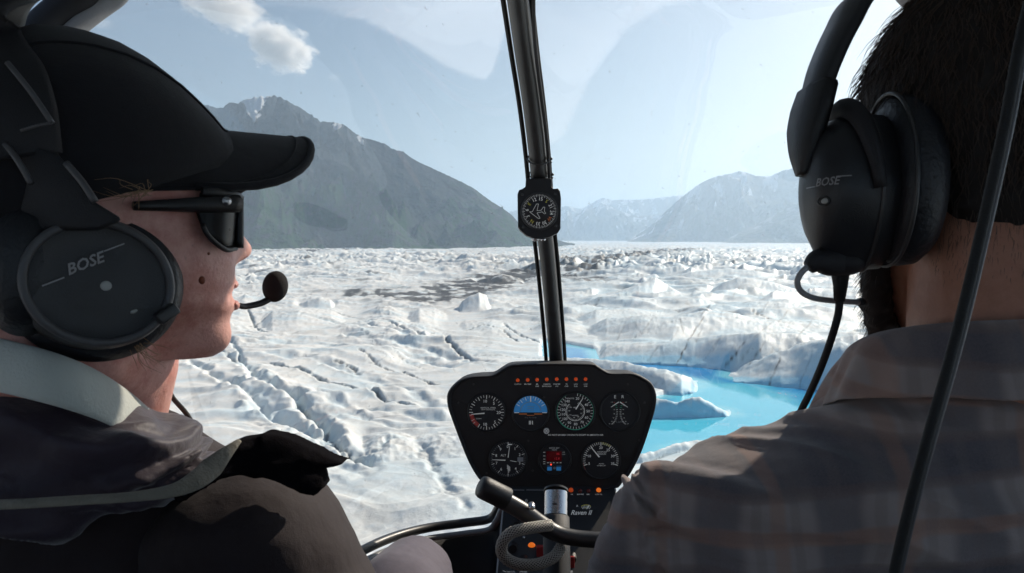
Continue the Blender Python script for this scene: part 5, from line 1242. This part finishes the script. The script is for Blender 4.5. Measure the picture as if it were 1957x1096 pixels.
# ------------------------------------------------------------------ sunglasses
sg_ = empty('sunglasses', WL.W(.10, 0, eye_z[0]), 'black wrap sunglasses with dark lenses on the profiled face', 'sunglasses')
zt = WL.mid(452, 374, -.062)[1]
def gm(px, t): return WL.mid(px, 430, t)[0]
side_ = [(gm(386, -.070), -.070, WL.mid(386, 405, -.070)[1]), (gm(400, -.070), -.070, WL.mid(400, 443, -.070)[1]), (gm(418, -.068), -.068, WL.mid(418, 464, -.068)[1]), (gm(440, -.063), -.063, WL.mid(440, 478, -.063)[1]), (gm(456, -.052), -.052, WL.mid(456, 474, -.055)[1]), (gm(457, -.052) + .006, -.032, WL.mid(456, 474, -.055)[1] + .001), (gm(457, -.052) + .009, -.014, WL.mid(456, 474, -.055)[1] + .010), (gm(457, -.052) + .009, -.007, WL.mid(456, 474, -.055)[1] + .022)]
mb = MB(); rim_ = MB(); frm = MB()
for sgn in (1, -1):
    c = catmull(side_, 5)
    rows = [[WL.W(p[0] - .0004 * k, sgn * p[1], zt + (p[2] - zt) * k / 6) for k in range(7)] for p in c]
    mb.slab(rows, lambda p: (WL.W(.03, 0, .03) - p).normalized() * .0022)
    rim_.tube([r[-1] for r in rows[3:]], .0018, 8); rim_.tube([r[0] for r in rows], .0034, 10)
    rim_.tube([WL.W(side_[4][0] + .0006, sgn * (side_[4][1]), zt + (side_[4][2] - zt) * k / 6) for k in range(7)], .0030, 8)
rim_.tube([WL.W(side_[-1][0], t, zt - .002) for t in np.linspace(-.008, .008, 5)], .0030, 8)
mb.build('lens', pmat('smoked lens', (.004, .004, .005), .30, var=.2, spec=.2), sg_)
rim_.build('frame', BLK, sg_)
for sgn in (1, -1):
    mb = MB(); ta = WL.W(gm(455, -.066), -sgn * .066, WL.mid(452, 389, -.066)[1]); tb_ = WL.W(gm(370, -.0735), -sgn * .0735, WL.mid(370, 392, -.0735)[1]); tc_ = WL.W(gm(255, -.078), -sgn * .078, WL.mid(255, 394, -.078)[1])
    mb.tube(catmull([ta, tb_, tc_], 6), [.0062, .0056, .0042, .0028], 12, upv=(0, 0, 1))
    tm = mb.build('temple', BLK, sg_)
    mb = MB(); st_ = WL.W(gm(432, -.074), -sgn * .0745, WL.mid(432, 385, -.074)[1]); mb.tube([st_, st_ - WL.l * sgn * .0014], .0030, 16); mb.build('stud', STEEL, tm)

# ================================================================== HEADSETS
LOGO = pmat('silver grey print', (.22, .22, .23), .4, var=.2, vscale=900, emit=(.6, .6, .6), estr=.012)
PLT = pmat('dark grey shell plastic', (.016, .016, .019), .38, bump=.2, bscale=1200, var=.2, vscale=40)
RIM = pmat('mid grey rim plastic', (.075, .073, .078), .42, bump=.2, bscale=900, var=.25, vscale=60)
PAD = pmat('black leatherette', (.012, .013, .017), .48, bump=.5, bscale=260, var=.3, vscale=30)
FOAM = pmat('black mic foam', (.016, .012, .014), .95, bump=1.0, bscale=1500, var=.3, vscale=200)
def oval(c, u, v, ru, rv, n=64, rot=0.0):
    return [c + u * (math.cos(a) * ru * math.cos(rot) - math.sin(a) * rv * math.sin(rot)) + v * (math.cos(a) * ru * math.sin(rot) + math.sin(a) * rv * math.cos(rot)) for a in np.linspace(0, 2 * math.pi, n, endpoint=False)]
# passenger's headset
hs = empty('headset', P(190, 640, .48), 'black aviation headset with its round ear cup turned to the camera over the cap', 'headset')
n_ = -WL.l; u_ = WL.f; v_ = UP
c0 = P(191, 541, .462)
def cupring(k, n, rot=-.32): return oval(c0 + n_ * n, u_, v_, .0415 * k, .0365 * k, 64, rot)
mb = MB(); mb.loft([cupring(1.10, -.030), cupring(1.10, -.018), cupring(1.07, -.008), cupring(1.02, -.002), cupring(.96, .001), cupring(.90, -.001), cupring(.5, .0015), cupring(.02, .002)]); cup = mb.build('ear_cup', PLT, hs)
mb = MB(); mb.tube(cupring(.955, .0005), .0026, 12, closed=True); mb.build('rim', RIM, cup)
mb = MB(); cpd = c0 + u_ * .004 - v_ * .000; mb.loft([oval(cpd + n_ * -.058, u_, v_, .046, .043, 64, -.32), oval(cpd + n_ * -.046, u_, v_, .0525, .049, 64, -.32), oval(cpd + n_ * -.033, u_, v_, .0525, .049, 64, -.32), oval(cpd + n_ * -.024, u_, v_, .046, .042, 64, -.32)]); mb.build('ear_cushion', PAD, hs)
mb = MB(); lo = c0 + n_ * .0026; ru = (u_ * math.cos(.42) + v_ * math.sin(.42)); rv_ = (-u_ * math.sin(.42) + v_ * math.cos(.42)); lc0 = c0 + n_ * .0030 - u_ * .0086 + v_ * .0108
put_text(mb, 'BOSE', lc0, ru, rv_, .0088, shear=.35, bold=.02)
for sx, sy in ((-.0185, -.0029), (.0185, .0029)): mb.add([lc0 + ru * (sx - .006) + rv_ * (sy - .0004), lc0 + ru * (sx + .006) + rv_ * (sy - .0004), lc0 + ru * (sx + .006) + rv_ * (sy + .0004), lc0 + ru * (sx - .006) + rv_ * (sy + .0004)], [(0, 1, 2, 3)])
mb.build('logo', LOGO, cup, smooth=False)
mb = MB(); mb.ell(c0 + u_ * .0028 - v_ * .0018 + n_ * .0022, [u_ * .0032, v_ * .0030, n_ * .0014], 18); mb.ell(c0 + u_ * .0182 - v_ * .0172 + n_ * .0012, [ru * .0022, rv_ * .0012, n_ * .001], 14); mb.build('button', pmat('pale rubber button', (.42, .42, .40), .5, var=.15), cup)
mb = MB(); mb.box(P(318, 600, .478), [(u_ * .8 + v_ * .6) * .0065, (v_ * .8 - u_ * .6) * .0035, n_ * .006]); mb.build('latch', BLKG, cup, bevel=.001)
# yoke and headband over the cap
def strap(name, pts, w, th, mat, parent, wv=None):
    mb = MB(); c = catmull(pts, 8); rows = []
    for i, p in enumerate(c):
        t = (c[min(i + 1, len(c) - 1)] - c[max(i - 1, 0)]).normalized(); oc = WL.W(-.02, 0, .02); n = (p - oc); n = (n - t * n.dot(t)).normalized(); s = t.cross(n).normalized(); ww = np.interp(i / (len(c) - 1), np.linspace(0, 1, len(w)), w)
        rows.append([p + s * ww * a + n * th * b_ for a, b_ in ((-1, -.4), (-1, .4), (-.85, .9), (0, 1.15), (.85, .9), (1, .4), (1, -.4), (.8, -1), (-.8, -1))])
    mb.loft(rows); return mb.build(name, BLKM, parent)
hb = strap('headband', [P(52, 300, .448), P(30, 215, .445), P(4, 140, .45), P(-40, 60, .47), WL.W(-.045, -.03, .178), WL.W(-.048, .03, .178), WL.W(-.045, .085, .13), WL.W(-.03, .10, .04)], [.018, .021, .022, .022, .022, .022, .02, .016], .0045, PLT, hs)
for (x0, y0, x1, y1, w_) in ((14, 120, 100, 236, .0016), (98, 236, 40, 250, .0009), (10, 275, 60, 352, .0018), (126, 312, 182, 386, .0020)):
    mb = MB(); mb.tube(catmull([P(x0, y0, .4385), P((x0 + x1) / 2 + 2, (y0 + y1) / 2 - 2, .4375), P(x1, y1, .4385)], 4), w_, 8); mb.build('trim', RIM, hb)
mb = MB(); mb.prism([P(x, y, .446) for x, y in ((20, 262), (112, 292), (188, 388), (240, 420), (190, 440), (60, 440), (36, 400), (52, 350))], n_ * -.010); mb.build('yoke', BLKM, hs, bevel=.003)
mb = MB(); mb.loft([oval(c0 + u_ * -.036 + v_ * .008 + n_ * a, u_, v_, b_, .036 * b_ / .022, 40) for a, b_ in ((-.034, .02), (-.02, .024), (-.004, .018), (.0, .008))]); mb.build('battery_bulge', PAD, hs)
# far cup, boom and microphone
fc = WL.W(.0, .095, .0); mb = MB(); mb.loft([oval(fc + WL.l * a, u_, v_, .046 * k, .042 * k, 40) for a, k in ((-.02, .9), (-.005, 1), (.012, 1), (.022, .6))]); mb.build('ear_cup', PLT, hs)
ball = P(526, 548, .70); boom = catmull([fc + WL.f * .03 - UP * .03, WL.W(.07, .098, -.045), WL.W(.115, .075, -.040), P(444, 588, .665), P(470, 586, .678), P(498, 580, .690), P(518, 570, .698)], 8)
mb = MB(); mb.tube(boom, [.0022, .0022, .0024, .0028, .0030], 12); bo = mb.build('boom', BLK, hs)
mb = MB(); mb.ell(ball, [RT * .0112, (UP * .98 + RT * .05) * .0143, FW * .0112], 32); mb.build('microphone', FOAM, bo)
mb = MB(); mb.tube(catmull([fc - UP * .035 + WL.f * .005, P(300, 690, .67), P(312, 722, .66), P(330, 760, .65), P(362, 800, .63), P(400, 880, .64), P(420, 1000, .68)], 8), .0020, 10); mb.build('cord', RUB, hs)
# ------------------------------------------------------------------ the pilot (right)
ML = Local(CAM + RT * .356 + FW * .60 + UP * .082, 88)
man = empty('person', Hz(.34, .62, -.62), 'bearded pilot on the right seen from behind in a grey plaid shirt', 'person')
mbM = MB(); eye_z[0] = .018
zf = [-.135, -.122, -.112, -.100, -.085, -.075, -.066, -.058, -.048, -.038, -.028, -.015, .0, .020, .035, .06, .10, .14]
xface = [.06, .085, .094, .096, .092, .094, .092, .094, .094, .094, .093, .093, .094, .094, .098, .095, .075, .02]
xn = [0, 0, 0, 0, 0, 0, 0, 0, .002, .022, .026, .020, .012, .004, 0, 0, 0, 0]; xl = [0, 0, 0, 0, .001, .005, .001, .006, .002, 0, 0, 0, 0, 0, 0, 0, 0, 0]
nw = [.015] * 10 + [.016, .014, .011, .011, .02, .02, .02, .02]
head_shape(mbM, ML, zf, xface, xn, xl, [-.125, -.12, -.105, -.085, -.05, 0, .04, .08, .11, .13, .14], [.012, .026, .040, .055, .066, .073, .077, .075, .064, .044, .012], [.06, .045, .02, -.01, -.05, -.085, -.098, -.095, -.075, -.045, 0], bot=-.125, top=.14, nose_w=nw)
for t in (-.078, .078): mbM.ell(ML.W(-.004, t, .0), [ML.f * .018, ML.l * .008, UP * .031], 16)
nk = ML.W(-.028, -.005, -.06); sh0 = ML.W(-.03, 0, -.20)
mbM.chain([ML.W(-.015, 0, -.02), nk, ML.W(-.028, 0, -.14), sh0, ML.W(-.02, 0, -.36), Hz(.34, .60, -.66)], [.066, .064, .062, .065, .09, .11], 32)
mbM.chain([ML.W(.055, 0, -.10), ML.W(.0, 0, -.09)], [.034, .050], 24)
for sg, shd, elb, wr in ((-1, P(1290, 1060, .60), P(1240, 1330, .66), P(1220, 1190, .98)), (1, Hz(.53, .60, -.26), Hz(.60, .66, -.50), Hz(.52, .88, -.56))):
    mbM.chain([ML.W(-.02, 0, -.22), shd, elb, wr], [.05, .045, .036, .028], 20)
    hand(mbM, wr, (P(1165, 1045, 1.29) - wr) if sg == -1 else (-.2, .9, -.2), (0, -.2, -1), .75, -sg)
for sg in (-1, 1):
    kn2 = Hz(.36 + sg * .13, 1.14, -.48); mbM.chain([Hz(.34 + sg * .09, .62, -.66), kn2, Hz(kn2.x, 1.42, -.90), Hz(kn2.x, 1.55, -.96)], [.075, .05, .036, .028], 20)
link('body', remesh(mbM, .0028, 4), SKM, man)
for t in (-.032, .032): mb = MB(); mb.ell(ML.W(.078, t, .018), [ML.f * .012, ML.l * .012, UP * .012], 16); mb.build('eye', EYE, man)

# hair: a full cap of hair with separate locks
mb = MB(); hc = ML.W(-.012, 0, .045)
mb.ell(hc, [ML.f * .104, ML.l * .088, UP * .112], 48); mb.ell(ML.W(-.062, 0, -.005), [ML.f * .040, ML.l * .062, UP * .050], 32)
def hair_d(co, no):
    x = co[:, 0] * 55; z = co[:, 2] * 55; y = co[:, 1] * 55
    return .0025 * ridged(x + .4 * y, z * .5 + .5 * y, 3, 901) + .0015 * pn(x * 3 + y, z * 2.2, 905) - .004
ha = link('hair', remesh(mb, .0030, 3, hair_d), HAIRB, man)
mb = MB(); rr = random.Random(11)
def strand(mb, a, d, ln, r, curl, grav=-.6, n=5):
    p = Vector(a); d = Vector(d).normalized(); pts = [p]; w = rr.uniform(0, 6.28); ax = Vector((math.sin(w), math.cos(w), rr.uniform(-.5, .5)))
    for k in range(n):
        d = (d + Vector((0, 0, grav * .25)) + ax * curl * math.sin(k * 1.7 + w)).normalized(); p = p + d * ln / n; pts.append(p)
    mb.tube(pts, [r, r, r * .7, r * .15], 3, caps=False)
for i in range(5200):
    th = rr.uniform(0, 2 * math.pi); u = rr.uniform(-.55, 1.0); c_ = math.sqrt(max(0, 1 - u * u))
    nrm = ML.f * (math.cos(th) * c_) + ML.l * (math.sin(th) * c_) + UP * u
    if nrm.dot(ML.f) > .55 and u < .5: continue
    a = hc + ML.f * (math.cos(th) * c_ * .104) + ML.l * (math.sin(th) * c_ * .088) + UP * u * .110
    tang = (Vector((0, 0, -1)) - nrm * (-nrm.z)); tang = tang.normalized() if tang.length > .1 else -ML.f
    strand(mb, a, nrm * rr.uniform(.04, .26) + tang * .9 + Vector((rr.uniform(-.5, .5), rr.uniform(-.5, .5), 0)), rr.uniform(.016, .040), rr.uniform(.00022, .00042), .55)
for i in range(420):
    th = rr.uniform(math.pi * .62, math.pi * 1.38); z_ = rr.uniform(-.078, -.030); rad_ = .0655
    a = ML.W(-.030 + math.cos(th) * rad_, math.sin(th) * rad_ * 1.0, z_); nrm = ML.f * math.cos(th) + ML.l * math.sin(th)
    strand(mb, a, nrm * .35 + Vector((rr.uniform(-.3, .3), 0, -1)), rr.uniform(.004, .011) * (1 if z_ > -.055 else .6), .00016, .35)
mb.build('locks', pmat('brown hair locks', (.055, .032, .022), .5, var=.4, vscale=90), ha)
# beard
mb = MB(); bmb = MB()
jaw = [ML.W(.0, .071, -.035), ML.W(.02, .068, -.075), ML.W(.055, .050, -.110), ML.W(.085, .028, -.126), ML.W(.094, 0, -.130)]
jaw = catmull(jaw + [ML.W(.085, -.028, -.126), ML.W(.055, -.050, -.110), ML.W(.02, -.068, -.075), ML.W(.0, -.071, -.035)], 6)
bmb.chain(jaw, [.0085 + .0055 * math.sin(math.pi * i / (len(jaw) - 1)) for i in range(len(jaw))], 12)
for h_ in (.022, .040): bmb.chain([p + UP * h_ * (1 - .2) for p in jaw[3:-3]], [.0085] * (len(jaw) - 6), 10)
be = link('beard', remesh(bmb, .0028, 4, lambda co, no: .0022 * pn(co[:, 0] * 150 + co[:, 1] * 90, co[:, 2] * 120, 911)), HAIRB, man)
for i in range(3800):
    k = rr.uniform(0, len(jaw) - 1.01); j = int(k); p = jaw[j].lerp(jaw[j + 1], k - j) + UP * rr.uniform(-.006, .045)
    out_ = (p - ML.W(.02, 0, -.07)); out_.z *= .4; out_.normalize(); p = p + out_ * rr.uniform(.002, .009)
    strand(mb, p, out_ * rr.uniform(.4, 1.0) + Vector((rr.uniform(-.4, .4), rr.uniform(-.4, .4), -.9)), rr.uniform(.007, .019), .00028, .5, -.5, 4)
mb.build('whiskers', pmat('dark whiskers', (.045, .026, .018), .5, var=.4, vscale=150), be)

# plaid shirt
mb = MB()
body_loft(mb, interp_slices([(640, 1800, 2010, .575, .040), (668, 1745, 2060, .58, .055), (695, 1690, 2100, .585, .066), (725, 1650, 2140, .588, .074), (748, 1625, 2180, .59, .080), (768, 1585, 2230, .592, .085), (792, 1520, 2300, .595, .090), (816, 1462, 2360, .598, .094), (842, 1395, 2420, .60, .098), (880, 1296, 2480, .60, .102), (912, 1225, 2540, .60, .106), (940, 1190, 2580, .60, .108), (975, 1176, 2600, .60, .110), (1030, 1166, 2620, .60, .112), (1100, 1160, 2600, .60, .114), (1250, 1200, 2560, .60, .115), (1500, 1300, 2500, .60, .12), (2000, 1330, 2480, .60, .13), (2400, 1330, 2480, .60, .14)]), ex=.88, far_l=.40, far_y=.15)
mb.chain([P(1290, 1040, .60), P(1250, 1180, .62), P(1240, 1330, .66), P(1225, 1230, .90)], [.056, .056, .050, .034], 32)
mb.chain([Hz(.53, .60, -.26), Hz(.60, .66, -.50), Hz(.53, .85, -.56)], [.07, .056, .038], 28)
def shirt_d(co, no):
    f = folds(co, .0085, 121, 1.7, -.30, 2.6)
    # pulled folds fanning from the sleeve seam and the armpit
    o_ = P(1215, 950, .56); dx = (co[:, 0] - o_.x); dz = co[:, 2] - o_.z; r = np.hypot(dx, dz); a = np.arctan2(dz, dx)
    f = f + .0050 * np.sin(a * 9 + 2.0 * pn(dx * 14, dz * 14, 5)) * np.exp(-((r - .09) / .085) ** 2)
    sm = np.abs(dx - .010 - .10 * np.clip(-dz, 0, 1)); f = f - .0045 * np.exp(-(sm / .0035) ** 2) * (dz < .035) + .0034 * np.sin(dz * 420 + 3 * pn(dz * 60, dx * 60, 8)) * np.exp(-((sm - .004) / .008) ** 2) * (dz < .03)
    # yoke seam
    ys = co[:, 2] - (H - .205 + .06 * (co[:, 0] - .34)); f = f - .0022 * np.exp(-(ys / .0022) ** 2)
    return f
sh_ = link('shirt', remesh(mb, .0030, 5, shirt_d), PLD, man)
# folded collar
rows = []
cl = catmull([ML.W(.095, .020, -0.195), ML.W(.075, .062, -0.175), ML.W(.035, .086, -0.152), ML.W(-.02, .090, -0.130), ML.W(-.075, .066, -0.118), ML.W(-.100, .0, -0.114), ML.W(-.075, -.066, -0.118), ML.W(-.02, -.088, -0.130), ML.W(.035, -.082, -0.152), ML.W(.075, -.060, -0.175), ML.W(.095, -.020, -0.195)], 8)
cen = ML.W(-.005, 0, -.12); mb = MB()
for i, p in enumerate(cl):
    o_ = (p - cen); o_.z = 0; o_.normalize(); row = []
    wv = .002 * math.sin(i * .55) + .0015 * math.sin(i * 1.3)
    for h_, w_ in ((-.030, -.010), (.006, -.005), (.012, -.001), (.0115, .004), (.004, .009 + wv), (-.016, .017 + wv * 2), (-.036, .026 + wv * 2), (-.037, .023 + wv * 2), (-.016, .013 + wv), (.002, .004)): row.append(p + UP * h_ + o_ * w_)
    rows.append(row)
mb.loft(rows); co_ = mb.build('collar', PLD, sh_); q2 = co_.modifiers.new('s', 'SUBSURF'); q2.levels = q2.render_levels = 2
mb = MB(); mb.ell(P(1782, 694, .49), [RT * .0045, UP * .0045, FW * .0015], 16); 
mb = MB()
mb.chain([Hz(.34, .62, -.64), Hz(.25, .85, -.57), Hz(.23, 1.14, -.48), Hz(.23, 1.40, -.90)], [.12, .085, .068, .05], 28); mb.chain([Hz(.34, .62, -.64), Hz(.45, .85, -.57), Hz(.49, 1.14, -.48), Hz(.49, 1.40, -.90)], [.12, .085, .068, .05], 28)
link('trousers', remesh(mb, .005, 5), JNS, man)

# ---- pilot's headset
hp = empty('headset', P(1610, 540, .57), 'black aviation headset worn by the bearded pilot, its ear cup seen edge-on', 'headset')
n2 = ML.l; u2 = ML.f; c1 = P(1608, 368, .565)
def ring2(n, k, ku=1.0, dz=0.0, du=0.0):
    r = []
    for a in np.linspace(0, 2 * math.pi, 64, endpoint=False):
        ca, sa = math.cos(a), math.sin(a); pinch = 1 - .32 * max(0, -sa) ** 1.5
        r.append(c1 + n2 * (n - .006 * 0) + u2 * (ca * .037 * k * ku * pinch + du) + UP * (sa * .055 * k + dz))
    return r
mb = MB(); mb.loft([ring2(-.030, .90), ring2(-.026, 1.0), ring2(-.012, 1.02), ring2(.0, .99), ring2(.010, .92), ring2(.018, .80), ring2(.0235, .60), ring2(.0265, .34), ring2(.0275, .05)]); cp2 = mb.build('ear_cup', PLT, hp)
mb = MB(); mb.tube(ring2(-.014, 1.025), .0015, 8, closed=True); mb.build('seam', BLKG, cp2)
def pad_ring(n, k): return oval(c1 - n2 * n - UP * -.008 - u2 * .004, u2, UP, .046 * k, .060 * k, 56)
mb = MB(); mb.loft([pad_ring(.026, .80), pad_ring(.030, .95), pad_ring(.038, 1.02), pad_ring(.047, 1.0), pad_ring(.054, .90), pad_ring(.057, .75)]); mb.build('ear_cushion', PAD, hp)
mb = MB(); mb.tube(oval(c1 - n2 * .030 + UP * .008 - u2 * .004, u2, UP, .047, .061, 56), .0016, 8, closed=True); mb.build('cushion_seam', BLKG, hp)
# lettering on the shell: laid on the dome where its skin is turned to the back seat
def dome(a, zz):      # point of the dome at angle a round the vertical (0 = outermost, 90 = straight back)
    kz = math.sqrt(max(0, 1 - (zz / .055) ** 2)); return c1 + n2 * (.0285 * math.cos(a) * kz ** .8 ) - u2 * (.0378 * math.sin(a) ** .9 * kz) + UP * zz
v, f = text_vf('BOSE', 1.0, .3, 'CENTER', .02); mb = MB()
def on_dome(x, y): return dome(.78 + x / .036, .004 + y)
mb.add([on_dome(x * .0085, y * .0078) + (on_dome(x * .0085, y * .0078) - ML.W(0, .05, 0)).normalized() * .0007 for x, y in v], f)
for xa, xb, yy in ((-.020, -.010, -.0026), (.008, .020, .0026)):
    r0 = [on_dome(x, yy) for x in np.linspace(xa, xb, 6)]; r1 = [on_dome(x, yy + .0008) for x in np.linspace(xa, xb, 6)]
    off_ = lambda p: p + (p - ML.W(0, .05, 0)).normalized() * .0007
    mb.sheet([[off_(p) for p in r0], [off_(p) for p in r1]])
mb.build('logo', LOGO, cp2, smooth=False)
mb = MB(); pw = dome(.70, -.009); nn2 = (pw - ML.W(0, .06, 0)).normalized(); s2 = nn2.cross(UP).normalized()
mb.tube(oval(pw + nn2 * .0004, s2, UP, .0042, .0030, 24), .0007, 8, closed=True); w_ = mb.build('port', BLKG, cp2)
mb = MB(); mb.ell(pw + nn2 * .0001 + s2 * -.001, [s2 * .0030, UP * .0020, nn2 * .0008], 16); mb.build('port_window', bpy.data.materials['pale rubber button'], w_)
# yoke and headband
def strap2(name, pts, w, th, mat, parent):
    mb = MB(); c = catmull(pts, 8); rows = []
    for i, p in enumerate(c):
        t = (c[min(i + 1, len(c) - 1)] - c[max(i - 1, 0)]).normalized(); n = p - ML.W(0, 0, .02); n = (n - t * n.dot(t)).normalized(); s = t.cross(n).normalized(); ww = np.interp(i / (len(c) - 1), np.linspace(0, 1, len(w)), w)
        rows.append([p + s * ww * a + n * th * b_ for a, b_ in ((-1, -.4), (-1, .4), (-.85, .9), (0, 1.15), (.85, .9), (1, .4), (1, -.4), (.8, -1), (-.8, -1))])
    mb.loft(rows); return mb.build(name, mat, parent)
strap2('headband', [P(1560, 175, .575), P(1578, 120, .578), P(1608, 55, .58), P(1650, -10, .585), ML.W(-.004, .05, .158), ML.W(-.004, 0, .170), ML.W(-.004, -.05, .158), ML.W(-.004, -.10, .10), ML.W(-.004, -.12, .02)], [.016, .019, .021, .022, .022, .022, .021, .02, .016], .0050, PLT, hp)
yk = strap2('yoke', [P(1541, 335, .566), P(1538, 290, .568), P(1542, 245, .571), P(1551, 205, .573), P(1562, 168, .575)], [.006, .014, .021, .023, .021], .0062, BLK, hp)
mb = MB(); arcp = [c1 - n2 * (.010 - .008 * math.sin(a)) + u2 * (.0405 * math.cos(a)) + UP * (.004 + .055 * math.sin(a)) for a in np.linspace(-.1, math.pi + .1, 25)]
mb.tube(arcp, [.004, .0065, .0085, .0065, .004], 14); mb.build('fork', BLKM, hp)
fr2 = ML.W(0, -.115, 0); mb = MB(); mb.loft([oval(fr2 - ML.l * a, u2, UP, .040 * k, .054 * k, 40) for a, k in ((-.03, 1), (-.015, 1), (0, 1), (.014, .85), (.024, .4))]); mb.build('ear_cup', PLT, hp)
# boom with its elbow, strain relief and cord
mb = MB(); mb.tube(catmull([P(1612, 498, .563), P(1585, 500, .560), P(1562, 500, .558), P(1545, 512, .558)], 5), [.011, .0105, .0085, .0050], 16); eb = mb.build('boom_mount', BLKM, hp)
mb = MB(); mb.tube(catmull([P(1549, 507, .558), P(1533, 520, .558), P(1524, 538, .560), P(1530, 556, .566), P(1552, 569, .576), P(1590, 575, .592), P(1640, 578, .612)], 8), .0022, 12); bm_ = mb.build('boom', GREYP, hp)
mb = MB(); mb.ell(P(1645, 578, .618), [RT * .004, UP * .0035, FW * .006], 16); mb.build('boom_tip', BLKM, bm_); mb = MB(); mb.ell(P(1672, 582, .66), [RT * .012, UP * .010, FW * .015], 18); mb.build('microphone', FOAM, bm_)
mb = MB(); mb.tube([P(1606, 500, .566), P(1606, 520, .568), P(1606, 548, .572), P(1604, 574, .576)], [.0105, .0065, .0050, .0040], 16); cr = mb.build('strain_relief', RUB, hp)
mb = MB(); mb.tube(catmull([P(1605, 560, .575), P(1602, 600, .580), P(1588, 650, .590), P(1568, 705, .605), P(1546, 755, .625), P(1526, 798, .645), P(1510, 860, .68), P(1500, 950, .72)], 8), .0028, 12); mb.build('cord', RUB, hp)
mb = MB(); mb.ell(P(1618, 500, .562), [RT * .014, UP * .010, FW * .012], 20); mb.build('cup_base', BLKM, hp)

# ---- the cord hanging close to the camera on the right
cd = empty('hanging_cord', P(2030, -230, .36), 'blurred dark cord hanging close in front of the pilot\'s shoulder', 'cord')
pth = catmull([P(2020, -200, .345), P(1985, -60, .345), P(1952, 70, .345), P(1920, 240, .345), P(1885, 400, .348), P(1848, 560, .35), P(1812, 700, .352), P(1775, 830, .355), P(1740, 960, .36), P(1712, 1080, .365), P(1690, 1200, .37)], 8)
mb = MB(); mb.tube(pth, .0024, 14); mb.build('cable', RUB, cd)
mb = MB(); mb.tube([p + RT * .0038 + FW * .002 for p in pth], .0016, 10); mb.build('side_wire', RIM, cd)
